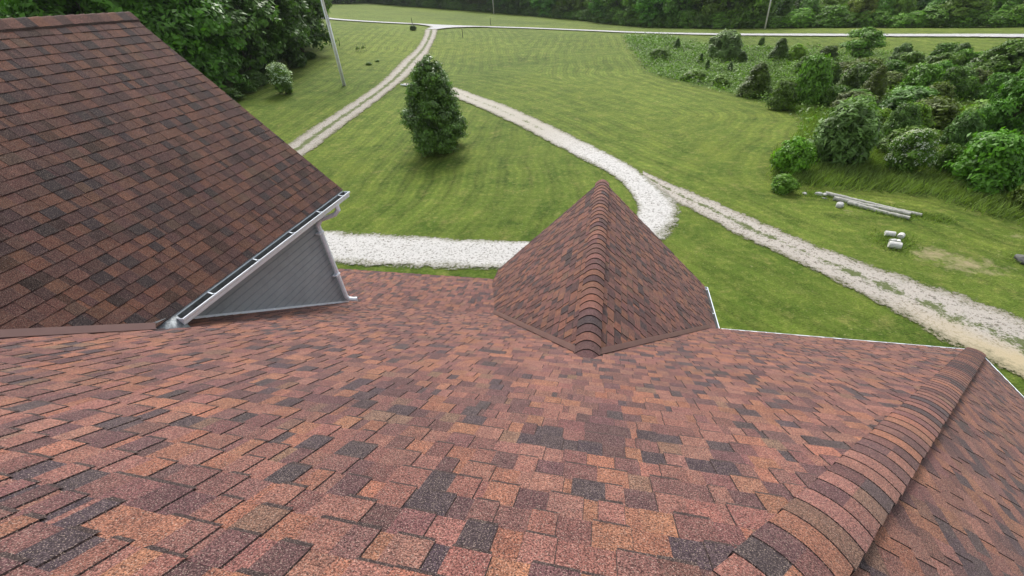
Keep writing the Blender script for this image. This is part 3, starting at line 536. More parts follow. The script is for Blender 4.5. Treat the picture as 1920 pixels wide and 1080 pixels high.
# gutters: K profile, open top
def gutter(A, B, out, wd=.125, dp=.10, hang=(), name='gutter'):
    """A->B along the eave, out = horizontal outward"""
    A, B, out = Vector(A), Vector(B), Vector(out); Zv = Vector((0, 0, 1)); t_ = .004
    o_ = [(0, 0), (0, -dp), (wd*.62, -dp), (wd*.70, -dp*.82), (wd*.74, -dp*.55), (wd*.95, -dp*.30), (wd, -dp*.12), (wd, 0), (wd-.016, 0), (wd-.016, -.008)]
    i_ = [(wd-.012, -.010), (wd-.007, -dp*.14), (wd*.90, -dp*.30), (wd*.70, -dp*.56), (wd*.64, -dp*.86), (wd*.58, -dp+t_), (t_, -dp+t_), (t_, 0)]
    mb = MB(); ni = len(i_); prof = o_+i_; n = len(prof)
    v = [P+out*a+Zv*b for P in (A, B) for a, b in prof]
    fo = [(k, (k+1) % n, n+(k+1) % n, n+k) for k in range(len(o_)-1)]+[(n-1, 0, n, 2*n-1)]
    fi = [(k, k+1, n+k+1, n+k) for k in range(len(o_)-1, n-1)]
    caps = []
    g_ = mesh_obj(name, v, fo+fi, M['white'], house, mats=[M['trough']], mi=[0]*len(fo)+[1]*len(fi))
    d = (B-A).normalized()
    for nm, P, dd in (('end_cap', A, -1), ('end_cap', B, 1)):
        mb = MB(); mb.extrude(o_[:8], P, P+d*dd*.006, out, Zv); mb.build(nm, M['white'], g_)
    for s_ in hang:
        P = A+(B-A)*s_; mb = MB(); mb.tube([P+out*.004+Zv*.012, P+out*wd*.35+Zv*.006, P+out*wd*.6-Zv*.006, P+out*(wd-.01)+Zv*.008], [.010]*4, 6, flat=.6); mb.build('gutter_hanger', M['white'], g_)
    return g_
zg = -2.485
gut = gutter(W(WXE-.01, 2.36, zg), W(WXE-.01, 5.66, zg), (1, 0, 0), .135, .11, (.13, .345, .56, .76, .945))
zr = GZ0-T2*GW-.035
gutter(W(GX0+GW-.02, YE+.06, zr), W(GX0+GW-.02, GY1, zr), (1, 0, 0), .12, .09, (.42, .94))
gutter(W(GX0+GW+.04, YE-.01, zf(YE)-.02), W(YE-.02, YE-.01, zf(YE)-.02), (0, 1, 0), .065, .08)
gutter(W(YE-.01, YE-.02, zf(YE)-.02), W(YE-.01, -6.4, zf(YE)-.02), (1, 0, 0), .065, .08)
gutter(W(-10, 7.14, -5.215), W(-1.9, 7.14, -5.215), (0, 1, 0), .065, .08)
# white metal drip edge along the wing eave
mb = MB(); mb.box(W(WXE-.004, (2.3+WY1)/2, -2.458), (.012, (WY1-2.3)*S, .016)); mb.build('drip_edge', M['lead'], house)
# bent kick-out flashing where the gutter meets the valley
mb = MB(); kp = [W(-4.36, 2.10, -2.455), W(-4.27, 2.17, -2.55), W(-4.22, 2.26, -2.60), W(-4.21, 2.38, -2.62)]
kq = [W(-4.37, 2.08, -2.385), W(-4.33, 2.18, -2.40), W(-4.31, 2.28, -2.43), W(-4.305, 2.38, -2.445)]
v = kp+kq+[p+Vector((0, -.01, -.012)) for p in kp+kq]; f = []
for k in range(3): f += [(k, k+1, 5+k, 4+k), (8+k, 12+k, 13+k, 9+k), (k, 8+k, 9+k, k+1), (4+k, 5+k, 13+k, 12+k)]
f += [(0, 4, 12, 8), (3, 11, 15, 7)]; mb.add(v, f); mb.build('kickout_flashing', M['lead'], house, smooth=True)
# downspout with elbows
XD = XW+.075
mb = MB(); pts = [W(WXE+.05, 5.30, zg-.08), W(WXE+.05, 5.30, zg-.17), W(WXE-.02, 5.27, zg-.24), W(XD+.06, 5.18, zg-.30), W(XD, 5.15, zg-.38)]
mb.tube(pts, [.052]*5, 8, flat=.8)
mb.tube([W(XD, 5.15, zg-.36), W(XD, 5.15, -3.2), W(XD, 5.15, -4.36), W(XD+.01, 5.17, -4.43), W(XD+.07, 5.22, -4.48), W(XD+.13, 5.25, -4.49)], [.05]*6, 8, flat=.8)
dsp = mb.build('downspout', M['white'], house)
for z_ in (-3.0, -3.85):
    mb = MB(); mb.box(W(XD-.0, 5.12, z_), (.10, .085*1.6, .03)); mb.build('strap', M['white'], dsp)

# walls below the eaves, gable ends
def wallbox(name, x0, x1, y0, y1, z0, z1):
    mb = MB(); a, b = W(x0, y0, 0), W(x1, y1, 0); mb.box(((a.x+b.x)/2, (a.y+b.y)/2, (z0+z1)/2), (b.x-a.x, b.y-a.y, z1-z0)); return mb.build(name, M['wall'], house)
wallbox('house_wall', -11.6, 5.5, -6.1, 5.5, -1.2, 2.55)
def gable_wall(x0, x1, xr, y, ztop, tslope, zbase):
    half = (x1-x0)/2; mb = MB(); A = [W(x0, y, 0), W(x1, y, 0)]
    zt = W(0, 0, ztop-tslope*half-.12).z; ap = W(xr, y, ztop-.12)
    v = [(A[0].x, A[0].y, zbase), (A[1].x, A[0].y, zbase), (A[1].x, A[0].y, zt), (ap.x, ap.y, ap.z), (A[0].x, A[0].y, zt)]
    v2 = [(p[0], p[1]-2.0, p[2]) for p in v]; n = 5
    mb.add(v+v2, [tuple(range(n)), tuple(range(2*n-1, n-1, -1))]+[(k, n+k, n+(k+1) % n, (k+1) % n) for k in range(n)]); return mb.build('gable_wall', M['wall'], house)
gable_wall(GX0-1.85, GX0+1.85, GX0, 7.1, GZ0, T2, -1.0)
gable_wall(WX0-2.1, XW-.01, WX0, 5.22, WZ0, T3, -1.0)
# ------------------------------------------------------------ vegetation
def leaf_quads(C_, Nrm, size, rng, asp=1.7, droop=0.0):
    n = len(C_); a = rng.normal(size=(n, 3)); a -= (a*Nrm).sum(1)[:, None]*Nrm
    a[:, 2] -= droop; a /= np.linalg.norm(a, axis=1)[:, None]+1e-9; b = np.cross(Nrm, a)
    sz = size*rng.uniform(.6, 1.35, (n, 1)); la = a*sz*.5*asp; lb = b*sz*.5
    fold = Nrm*sz*.12
    return np.stack([C_-la, C_-lb*.8+fold, C_+la, C_+lb*.8+fold], 1)
def foliage(name, blobs, n, size, mat, seed, clumps=26, spread=.28, upb=.5, asp=1.7, inner=.25, stretch=(1, 1, 1)):
    """blobs: (x,y,z,rx,ry,rz). leaves gather in clumps near each blob's skin, some inside"""
    rng = np.random.default_rng(seed); B = np.array(blobs, float); vol = (B[:, 3]*B[:, 4]*B[:, 5])**(2/3); pr_ = vol/vol.sum()
    Cs, Ns, Ts = [], [], []
    for bi, b in enumerate(B):
        k = max(4, int(clumps*vol[bi]/vol.mean())); m_ = max(3, int(n*pr_[bi]/k))
        d = rng.normal(size=(k, 3)); d /= np.linalg.norm(d, axis=1)[:, None]; d[:, 2] = np.where(d[:, 2] < -.6, -d[:, 2], d[:, 2])
        rr_ = np.where(rng.random(k) < inner, rng.uniform(.25, .8, k), rng.uniform(.82, 1.08, k))
        cc = b[:3]+d*b[3:]*rr_[:, None]; tint = rng.uniform(0, 1, k)
        sp = spread*(b[3:].mean())*rng.uniform(.6, 1.3, (k, 1, 1))
        off = np.clip(rng.normal(size=(k, m_, 3)), -2.1, 2.1)*sp*np.array([1, 1, .6])*.55*np.array(stretch)
        P = cc[:, None]+off; out = d[:, None]+off/(sp+1e-6)*.4+rng.normal(size=off.shape)*.55; out[..., 2] += upb
        Cs.append(P.reshape(-1, 3)); Ns.append(out.reshape(-1, 3)); Ts.append((np.repeat(tint, m_)*.7+rng.random(k*m_)*.3))
    C_ = np.concatenate(Cs); Nn = np.concatenate(Ns); Nn /= np.linalg.norm(Nn, axis=1)[:, None]; T_ = np.concatenate(Ts)
    ok = C_[:, 2] > .02; return quads_mesh(name, leaf_quads(C_[ok], Nn[ok], size, rng, asp), mat, T_[ok])
def limb_mesh(name, base_r, top, blobs, seed, lean=0, trunk_h=None, nl=None):
    rr = random.Random(seed); mb = MB(); H = trunk_h or top*.8
    pts = [(lean*q*q*H*.3+rr.uniform(-.03, .03)*H*q, rr.uniform(-.03, .03)*H*q, -.15+q*H) for q in (0, .15, .35, .6, .85, 1)]
    mb.tube(pts, [base_r*1.35, base_r, base_r*.85, base_r*.62, base_r*.35, base_r*.12], 7)
    for b in (blobs if nl is None else blobs[:nl]):
        q = rr.uniform(.3, .75); s_ = Vector(pts[2 if q < .45 else 3]); e_ = Vector(b[:3])
        if (e_-s_).length < .3: continue
        mid = (s_+e_)/2+Vector((rr.uniform(-.1, .1), rr.uniform(-.1, .1), .12))*(e_-s_).length*.5
        mb.tube([s_, mid, e_], [base_r*.42, base_r*.26, base_r*.08], 5)
    me_o = mb.build(name, M['bark']); return me_o
PROTO = {}
def proto(key, blobs, n, size, mat, seed, trunk, **kw):
    """a kind of plant of unit height; kept as mesh data, its crown and trunk are linked per plant"""
    cm = foliage('crown', blobs, n, size, mat, seed, **kw)
    to = limb_mesh('trunk', trunk, 1.0, blobs, seed); tm = to.data; bpy.data.objects.remove(to); PROTO[key] = (cm, tm)
def round_blobs(seed, n, r=.5, z0=.2, z1=.85, br=.2):
    rr = random.Random(seed); out = []
    for i in range(n):
        z = z0+(z1-z0)*(i+.5)/n; t_ = (z-z0)/(z1-z0); R_ = r*(math.sin(math.pi*(.18+.72*t_)))**.7-br*.6
        a = i*2.4+rr.uniform(-.4, .4); k = rr.uniform(.45, 1.0); q = br*rr.uniform(.75, 1.25)
        out.append((math.cos(a)*R_*k, math.sin(a)*R_*k, z+rr.uniform(-.03, .03), q, q, q*rr.uniform(.65, .9)))
    return out
def cone_blobs(seed, n, r=.36, br=.13):
    rr = random.Random(seed); out = []
    for i in range(n):
        z = .08+.86*(i+.5)/n; R_ = r*(1-z)**.75; a = i*2.4+rr.uniform(-.5, .5); q = br*(1.15-.6*z)
        out.append((math.cos(a)*R_*.75, math.sin(a)*R_*.75, z, q, q, q*.9))
    return out
# mixed kinds (unit height)
proto('oak1', round_blobs(1, 26, .46, .20, .90, .15), 26000, .030, M['leaf'], 1, .022, clumps=34, spread=.42, inner=.2)
proto('oak2', round_blobs(2, 22, .42, .16, .90, .16), 24000, .030, M['leaf'], 2, .02, clumps=34, spread=.42, inner=.2)
proto('oak3', round_blobs(3, 30, .52, .12, .88, .14), 28000, .028, M['leaf'], 3, .02, clumps=30, spread=.45, inner=.2)
proto('bush1', round_blobs(4, 18, .56, .06, .80, .22), 13000, .052, M['leaf'], 4, .014, clumps=40, spread=.45, upb=.4)
proto('bush2', round_blobs(5, 14, .60, .08, .78, .25), 12000, .058, M['leaf'], 5, .014, clumps=34, spread=.5, upb=.6)
proto('feather', round_blobs(6, 20, .54, .06, .80, .20), 16000, .036, M['leaf'], 6, .012, clumps=54, spread=.34, asp=3.2, upb=.8, stretch=(.7, .7, 2.2))
proto('cedar', cone_blobs(7, 26, .34, .14), 24000, .030, M['leaf'], 7, .02, clumps=26, spread=.75, asp=1.9, upb=.9, stretch=(.8, .8, 1.6))
proto('spread', [(-.36, .05, .70, .20, .18, .09), (.34, -.08, .74, .22, .2, .08), (0, .2, .88, .24, .2, .08), (.12, -.2, .62, .2, .2, .08), (-.2, -.15, .88, .2, .18, .07), (.42, .15, .52, .16, .15, .07), (-.45, -.1, .45, .16, .15, .08), (.22, .1, .94, .2, .15, .06), (0, 0, .42, .22, .2, .12), (-.15, .3, .6, .2, .2, .08)],
      10000, .036, M['leaf'], 8, .03, clumps=30, spread=.5, upb=.9)
proto('flower', round_blobs(9, 14, .56, .12, .84, .2), 10000, .040, M['leaf'], 9, .016, clumps=34, spread=.5)
NTREE = [0]
def plant(kind, name, pos, h, wd, col, label, cat, group=None, natural=1.0, rz=None, blossom=None):
    o = empty(name, tuple(pos), RNG.uniform(0, 6.28) if rz is None else rz); tag(o, label, cat, group)
    cm, tm = PROTO[kind]; sx = max(.6, min(1.9, wd/(h*natural)))
    for nm, md in (('crown', cm), ('trunk', tm)):
        c = bpy.data.objects.new(nm, md); COL.objects.link(c); c.parent = o; c.scale = (h*sx, h*sx, h); c.color = (*col, 1)
    if blossom:
        rng = np.random.default_rng(5); md = blossom; c = bpy.data.objects.new('blossom', md); COL.objects.link(c); c.parent = o; c.scale = (h*sx, h*sx, h)
    return o
SV = D['S']
def gp(x, y): return (x, y, float(ground_z(x, y)))
DK, MD, LT, YG, SIL, BR = (.6, .75, .55), (.8, .9, .75), (1.15, 1.3, .9), (1.6, 1.5, .7), (1.25, 1.25, 1.9), (.75, .55, .45)
flo = foliage('blossom', [(x, y, z+.02, a*1.06, b*1.06, c*1.06) for x, y, z, a, b, c in round_blobs(9, 14, .56, .12, .84, .2) if z > .3], 2600, .030, M['blossom'], 19, clumps=16, spread=.45, inner=0, upb=1.0)
SHR = [ # key, kind, name, colour, label, category
('silver_far', 'feather', 'shrub', SIL, 'silver green rounded shrub below the pale road, leftmost large one of the thicket', 'shrub'),
('cedar_s1', 'cedar', 'cedar', DK, 'small dark pointed cedar standing alone on the green slope left of the silver shrub', 'cedar'),
('cedar_dark1', 'cedar', 'cedar', (.7, .8, .5), 'dark brownish cedar on the bank between the silver shrub and the spreading tree', 'cedar'),
('sapling', 'bush1', 'sapling', MD, 'tiny green sapling by itself on the grass just below the road', 'sapling'),
('spread', 'spread', 'spreading_tree', (.95, 1.25, .6), 'green tree with open spreading branches reaching up across the road line', 'tree'),
('dark_b', 'bush1', 'bush', (.6, .62, .45), 'dark low bush tucked against the left foot of the spreading tree', 'bush'),
('gray_s', 'feather', 'shrub', (.95, 1.05, 1.4), 'grey green shrub alone on the grassy bank right of the spreading tree', 'shrub'),
('dark_m', 'cedar', 'cedar', (.6, .75, .5), 'very dark bushy cedar at the left end of the big leafy mass below the road', 'cedar'),
('big_r', 'oak2', 'leafy_tree', (.85, 1.0, .55), 'broad olive green tree below the road at the far right edge of the thicket', 'tree'),
('cedar2', 'cedar', 'cedar', (.8, .8, .5), 'broad brown tinged cedar at the lawn edge where the mown curve bends', 'cedar'),
('lightg', 'bush1', 'bush', (1.0, 1.3, .75), 'light green tall bush right of the broad brown tinged cedar', 'bush'),
('yellow_s', 'bush2', 'bush', (1.7, 1.75, .9), 'pale yellow green bush behind the light green tall bush', 'bush'),
('cedar3', 'cedar', 'cedar', (.9, .78, .5), 'rust brown cedar in the middle of the thicket, right one of a touching pair', 'cedar'),
('cedar4', 'cedar', 'cedar', (.7, .72, .45), 'dark olive cedar in the middle of the thicket, left one of a touching pair', 'cedar'),
('green_m', 'bush1', 'bush', (.9, 1.2, .6), 'mid green bush right of the rust brown cedar', 'bush'),
('brown_m', 'bush2', 'bush', (.95, .85, .65), 'brownish green bush with dark gaps above the white flowering shrub', 'bush'),
('green_big', 'oak3', 'leafy_tree', (.75, 1.15, .65), 'tall fresh green tree at the right edge of the picture above the wide shrub', 'tree'),
('silver_near', 'feather', 'shrub', (1.15, 1.25, 1.7), 'large silver green feathery shrub at the lawn edge behind the bright green bush', 'shrub'),
('yg', 'bush2', 'bush', (1.15, 1.25, .5), 'yellow green bush directly behind the white flowering shrub', 'bush'),
('gg', 'feather', 'shrub', (.85, 1.1, 1.1), 'grey green shrub between the white flowering shrub and the tall fresh green tree', 'shrub'),
('white', 'flower', 'flowering_shrub', (.9, 1.1, .7), 'shrub topped with white blossom beside the large silver shrub', 'shrub'),
('bright', 'bush2', 'bush', (1.05, 1.45, .5), 'bright fresh green round bush at the lawn corner in front of the silver shrub', 'bush'),
('low', 'bush2', 'bush', (1.1, 1.35, .75), 'low small leafy bush just below the bright green round bush by the logs', 'bush'),
('wide', 'bush1', 'shrub', (.85, 1.3, .6), 'wide green arching shrub nearest the rough grass on the right', 'shrub'),
('brown_edge', 'bush2', 'bush', (.9, .85, .55), 'brownish low bush at the right picture edge below the wide arching shrub', 'bush'),
('c5', 'cedar', 'cedar', DK, 'knee high dark cedar seedling in the weeds left of the silver shrub', 'cedar'),
('c6', 'cedar', 'cedar', DK, 'slim dark cedar seedling lower down in the weeds, left of its twin', 'cedar'),
('c7', 'cedar', 'cedar', DK, 'slim dark cedar seedling in the weeds under the silver shrub', 'cedar'),
('c8', 'cedar', 'cedar', (.6, .7, .5), 'small round green cedar touching the right foot of the silver shrub', 'cedar'),
('yg2', 'bush2', 'bush', (1.5, 1.5, .7), 'yellowish bush wedged behind the right shoulder of the large silver shrub', 'bush'),
('mid1', 'bush1', 'bush', (.8, 1.05, .6), 'green bush under the spreading tree on its left side', 'bush'),
('mid2', 'bush1', 'bush', (.8, .85, .6), 'dull green bush along the mown edge below the light green tall bush', 'bush'),
('mid3', 'bush1', 'bush', (.75, 1.0, .55), 'green bush under the spreading tree on its right side', 'bush'),
('mid4', 'bush2', 'bush', (.95, 1.2, .6), 'leafy bush in front of the broad olive tree', 'bush'),
('mid5', 'bush1', 'bush', (.7, .95, .5), 'dark green shrub filling the right edge behind the wide arching shrub', 'bush'),
('mid6', 'bush2', 'bush', (.9, 1.1, .5), 'small olive bush left of the leafy bush before the broad olive tree', 'bush'),
('mid7', 'bush2', 'weed_clump', (1.0, 1.1, .7), 'tall weed clump near the corner of the mown field', 'bush'),
('mid8', 'bush2', 'weed_clump', (1.25, 1.35, .7), 'yellow green weed clump along the curve of the mown edge', 'bush'),
('mid9', 'bush1', 'bush', (.65, .8, .5), 'dark low bush behind the top of the large silver shrub', 'bush'),
('mid10', 'bush1', 'bush', (.55, .6, .4), 'dark brown green bush below the rust brown cedar', 'bush'),
('mid11', 'bush1', 'bush', (.6, .75, .45), 'dark small bush between the white flowering shrub and the wide arching shrub', 'bush'),
('mid12', 'bush1', 'bush', (.65, .75, .45), 'dark bush directly behind the pair of touching cedars', 'bush'),
('mid13', 'oak2', 'leafy_tree', (.8, 1.1, .6), 'green tree on the right edge behind the tall fresh green tree', 'tree'),
('mid14', 'bush2', 'weed_clump', (1.3, 1.4, .7), 'pale weed clump beside the broad brown tinged cedar', 'bush'),
]
for key, kind, nm, col, lab, cat in SHR:
    x, y, z, h, wd = SV[key]
    nat = {'cedar': .75, 'feather': 1.15, 'bush1': 1.2, 'bush2': 1.25, 'oak1': 1, 'oak2': .95, 'oak3': 1.1, 'spread': 1.1, 'flower': 1.2}[kind]
    plant(kind, nm, (x, y, z-.05), h*1.02, wd, col, lab, cat, 'shrubs and trees of the thicket', nat, blossom=flo if key == 'white' else None)
rr = random.Random(31); nf = 0
for _ in range(900):
    px_, py_ = rr.uniform(12, 46), rr.uniform(24, 60); azz = math.degrees(math.atan2(px_, py_))
    if not bool(inside(np.array([px_]), np.array([py_]), rough_poly)[0]) or nf >= 72: continue
    if float(seg_dist(np.array([px_]), np.array([py_]), [tuple(q) for q in D['road']])[0]) < 13 or azz < 19 or float(seg_dist(np.array([px_]), np.array([py_]), [tuple(q) for q in D['rough']])[0]) < 2.5: continue
    if min(math.hypot(px_-SV[k][0], py_-SV[k][1]) for k in SV) < 1.1: continue
    nf += 1; kd_ = rr.choice(('bush1', 'bush2', 'bush1', 'feather', 'oak2')); g_ = rr.uniform(.7, 1.25); sat = rr.choice(((.85, 1.1, .55), (1.05, 1.2, .5), (.7, .8, .5), (.8, 1.15, .7), (.8, .7, .5), (.95, 1.1, 1.2)))
    plant(kd_, 'bush', (px_, py_, float(ground_z(px_, py_))-.1), rr.uniform(1.3, 2.8), rr.uniform(2.0, 3.8), tuple(q*g_ for q in sat), 'tangled leafy bush filling the gaps between the larger shrubs of the thicket', 'bush', 'tangled filler bushes of the thicket', 1.2)
# hero tree on the lawn
x, y, z, h, wd = SV['hero']
hb_ = []; rr = random.Random(3)
for i in range(46):
    zz = .06+.86*(i+.5)/46; R_ = wd*1.07/2/h*float(np.interp(zz, [0, .06, .23, .4, .63, .86, 1], [.6, .84, 1.04, .92, .70, .38, .05]))
    a = i*2.4+rr.uniform(-.5, .5); q = .105*(1.15-.55*zz); k_ = (max(0, R_-q*.85), R_*.3)[i % 4 == 0]; hb_.append((math.cos(a)*k_, math.sin(a)*k_, zz, q, q, q*1.1))
hm = foliage('crown', [(a*h, b*h, c*h, d*h, e*h, f_*h) for a, b, c, d, e, f_ in hb_], 80000, .092, M['gloss_leaf'], 33, clumps=40, spread=.45, upb=.25, asp=1.5, inner=.3)
ho = empty('cone_shaped_tree', (x+.38, y+.1, z)); tag(ho, 'dense dark green cone shaped tree alone on the lawn inside the gravel loop', 'tree')
c = bpy.data.objects.new('crown', hm); COL.objects.link(c); c.parent = ho; c.color = (1.15, 1.3, .9, 1); c.scale = (1, 1, 1)
to = limb_mesh('trunk', .10, h, [(a*h, b*h, c_*h) for a, b, c_, *_ in hb_], 5, nl=14); to.parent = ho
# small pale flowering shrub on the left lawn
x, y, z, h, wd = SV['lshrub']
lm_ = foliage('crown', [(0, 0, .14*h, .20*h, .20*h, .16*h), (0, 0, .35*h, .24*h, .24*h, .30*h), (0, 0, .62*h, .28*h, .28*h, .33*h), (-.1*h, .05, .7*h, .22*h, .22*h, .22*h)], 12000, .10, M['leaf'], 41, clumps=70, spread=.4, inner=.15)
lb_ = foliage('blossom', [(.0, 0, .6*h, .34*h, .34*h, .38*h), (-.1*h, .05, .74*h, .24*h, .24*h, .24*h)], 1500, .10, M['blossom'], 42, clumps=70, spread=.3, inner=0, upb=1.0)
lo = empty('flowering_shrub', (x, y, z)); tag(lo, 'upright pale blossoming shrub on the left lawn in front of the dark wood', 'shrub')
t2_ = limb_mesh('trunk', .05, h, [], 8); t2_.parent = lo
for nm, md in (('crown', lm_), ('blossom', lb_)):
    c = bpy.data.objects.new(nm, md); COL.objects.link(c); c.parent = lo; c.color = (1, 1.1, 1.0, 1)
x, y, z, h, wd = SV['smallr']
plant('bush1', 'bush', (x, y, z), .9, 1.5, (.55, .6, .5), 'small dark round bush at a post beside the junction of drive and road', 'bush', None, 1.2)

# the wood on the left
LW = [
 ((-43.6, 58.5), 12.5, 10, 'oak1', (.62, .78, .6), 'rightmost tree of the left wood, its dark crown bulging over the lawn'),
 ((-40.8, 49.5), 11.0, 9.5, 'oak3', (.55, .72, .55), 'dark tree of the left wood directly behind the pale blossoming shrub'),
 ((-38.8, 42.3), 10.5, 8.5, 'oak2', (.6, .8, .6), 'tree of the left wood whose crown hangs low over the shaded bank'),
 ((-38.0, 35.6), 10.5, 8.0, 'oak1', (.62, .98, .5), 'brighter green tree just beyond the sloping edge of the wing roof'),
 ((-42.0, 31.0), 11.5, 9.0, 'oak3', (.65, 1.0, .5), 'fresh green tree rising above the end of the wing ridge'),
 ((-48.5, 65.0), 13.0, 11, 'oak2', (.6, .72, .6), 'tree of the left wood farthest along the lawn, partly behind the rightmost one'),
 ((-48.5, 54.0), 14.5, 11, 'oak3', (.6, .78, .62), 'tall tree in the second row of the left wood, nearest the utility pole'),
 ((-47.0, 45.0), 14.0, 10, 'oak1', (.66, .85, .6), 'tall tree in the middle of the left wood, behind the low hanging crown'),
 ((-47.0, 37.0), 13.5, 10, 'oak2', (.7, .95, .65), 'tall tree of the left wood above the top corner of the wing roof'),
 ((-52.0, 29.0), 12.5, 10, 'oak1', (.7, 1.05, .75), 'tree above the wing ridge with light showing through its crown'),
 ((-55.0, 21.5), 12.0, 9, 'oak2', (.8, 1.1, .9), 'pale thin crowned tree at the left picture corner'),
 ((-60.0, 38.0), 15.0, 12, 'oak3', (.7, .9, .75), 'tall background tree left of the wood centre, seen over the ridge'),
 ((-58.0, 50.0), 15.5, 12, 'oak1', (.6, .8, .6), 'background tree at the top edge between the ridge and the utility pole'),
 ((-57.0, 64.0), 15.5, 12, 'oak2', (.6, .75, .6), 'background tree at the top edge just left of the utility pole'),
 ((-62.0, 27.0), 11.0, 10, 'oak3', (.8, 1.0, .9), 'hazy background tree beyond the left end of the wing ridge'),
]
for (x, y), h, wd, kd, col, lab in LW:
    plant(kd, 'broadleaf_tree', (x, y, float(ground_z(x, y))-.2), h, wd*1.15, col, lab, 'tree', 'trees of the left wood', .95)
rr = random.Random(21)
for i, (x, y) in enumerate([(-35.6, 37.5), (-37.2, 43.5), (-34.9, 34.2), (-38.8, 50.5), (-36.5, 40.0), (-41.0, 56.0)]):
    plant(('bush1', 'feather')[i % 2], 'undergrowth_bush', gp(x, y), rr.uniform(.9, 2.0), rr.uniform(2.0, 3.4), (.6, .75, .6), 'dark low bush at the foot of the left wood along the shaded bank', 'bush', 'bushes at the foot of the left wood', 1.2)

# far tree line beyond the road: three stretches, near ones with a label of their own
def far_tree(x, y, h, wd, kd, col, lab, grp):
    plant(kd, 'broadleaf_tree', (x, y, float(ground_z(x, y))-.3), h, wd, col, lab, 'tree', grp, 1.0)
rr = random.Random(5); kinds = ('oak1', 'oak2', 'oak3')
edge = [(-150, 235), (-120, 214), (-95, 200), (-75, 190), (-55, 183), (-38, 176), (-22, 166), (-8, 150), (2, 134), (10, 122), (20, 110), (30, 104), (40, 100), (50, 95), (60, 90), (72, 84), (86, 76), (105, 66)]
ed = catmull(edge, 1.0); dd_ = np.concatenate([[0], np.cumsum(np.linalg.norm(np.diff(ed, axis=0), axis=1))]); s_ = 0; cnt = 0
while s_ < dd_[-1]:
    x = float(np.interp(s_, dd_, ed[:, 0])); y = float(np.interp(s_, dd_, ed[:, 1])); az = math.degrees(math.atan2(x, y))
    if az < -10:
        lab, grp = 'dark tree in the far tree line behind the left and middle of the far field', 'trees of the far dark tree line'; col = (.6*rr.uniform(.8, 1.2), .75*rr.uniform(.85, 1.15), .6); h = rr.uniform(11, 15)
    elif az < 17:
        lab, grp = 'tree in the far wood between the middle pole and the right pole', 'trees of the wood beyond the road'; col = (.85*rr.uniform(.8, 1.3), 1.1*rr.uniform(.8, 1.2), .7); h = rr.uniform(8, 12)
    else:
        lab, grp = 'bushy pale tree of the tree line beyond the road, right of the right pole', 'bushy trees beyond the road on the right'; col = (1.3*rr.uniform(.8, 1.3), 1.45*rr.uniform(.85, 1.2), 1.1*rr.uniform(.8, 1.4)); h = rr.uniform(4.5, 7.5)  # distance haze put partly into these paler, bluer leaf colours
    wd = h*rr.uniform(.85, 1.15)
    far_tree(x+rr.uniform(-1.5, 1.5), y+rr.uniform(0, 4), h, wd, rr.choice(kinds), col, lab, grp)
    s_ += wd*.72; cnt += 1
s_ = 0.0
while s_ < dd_[-1]:   # bushes skirting the feet of the trees
    x = float(np.interp(s_, dd_, ed[:, 0])); y = float(np.interp(s_, dd_, ed[:, 1])); az = math.degrees(math.atan2(x, y)); g_ = rr.uniform(.75, 1.35)*(.75 if az < -10 else 1 if az < 17 else 1.35)
    plant(rr.choice(('bush1', 'bush2')), 'bush', gp(x+rr.uniform(-.6, .6), y-rr.uniform(.3, 2.2)), rr.uniform(1.8, 3.4), rr.uniform(3.8, 6.5), (.85*g_, 1.05*g_, .65*g_), 'low bush skirting the foot of the far tree line', 'bush', 'bushes along the far tree line', 1.2)
    s_ += 2.4
s_ = 2.0
while s_ < dd_[-1]:   # second row
    x = float(np.interp(s_, dd_, ed[:, 0])); y = float(np.interp(s_, dd_, ed[:, 1])); az = math.degrees(math.atan2(x, y))
    h = rr.uniform(13, 17) if az < 17 else rr.uniform(6, 9); col = (.6*rr.uniform(.8, 1.2), .78*rr.uniform(.8, 1.2), .58)
    k = 9+rr.uniform(0, 5); d_ = math.hypot(x, y)
    far_tree(x+x/d_*k, y+y/d_*k, h, h*.9, rr.choice(kinds), col, 'tall tree in the second row of the far tree line', 'second row of the far tree line')
    s_ += h*.62
# the wooded hillside far beyond: one mass
pts, sz = [], []
rr = random.Random(9)
Vl, Tl = [], []
cmesh = PROTO['oak3'][0]; nv = len(cmesh.vertices); co = np.empty(nv*3, np.float32); cmesh.vertices.foreach_get('co', co); co = co.reshape(-1, 4, 3)
sub = co[np.random.default_rng(2).choice(len(co), 1100, replace=False)]; cen = sub.mean(1, keepdims=True); sub = cen+(sub-cen)*3.6
for i in range(520):
    az = rad(rr.uniform(-40, 48)); d_ = 135+330*rr.random()**.8
    if math.degrees(az) < -6: d_ = max(d_, 215+rr.random()*60)
    if math.degrees(az) < 14: d_ = max(d_, 170)
    x, y = math.sin(az)*d_, math.cos(az)*d_; h = rr.uniform(8, 13); z = float(ground_z(x, y)); a = rr.uniform(0, 6.28); R2 = np.array([[math.cos(a), -math.sin(a), 0], [math.sin(a), math.cos(a), 0], [0, 0, 1]])
    Vl.append((sub@R2.T)*h*rr.uniform(.9, 1.1)+np.array([x, y, z-.5])); Tl.append(np.full(len(sub), rr.random())*.6+.4*np.random.default_rng(i).random(len(sub)))
wm = quads_mesh('distant_wood', np.concatenate(Vl), M['leaf'], np.concatenate(Tl)); wo = bpy.data.objects.new('distant_wood', wm); COL.objects.link(wo); wo.color = (.95, 1.1, .95, 1)
tag(wo, 'distant wooded hillside fading out beyond the tree line', 'wood', kind='stuff')

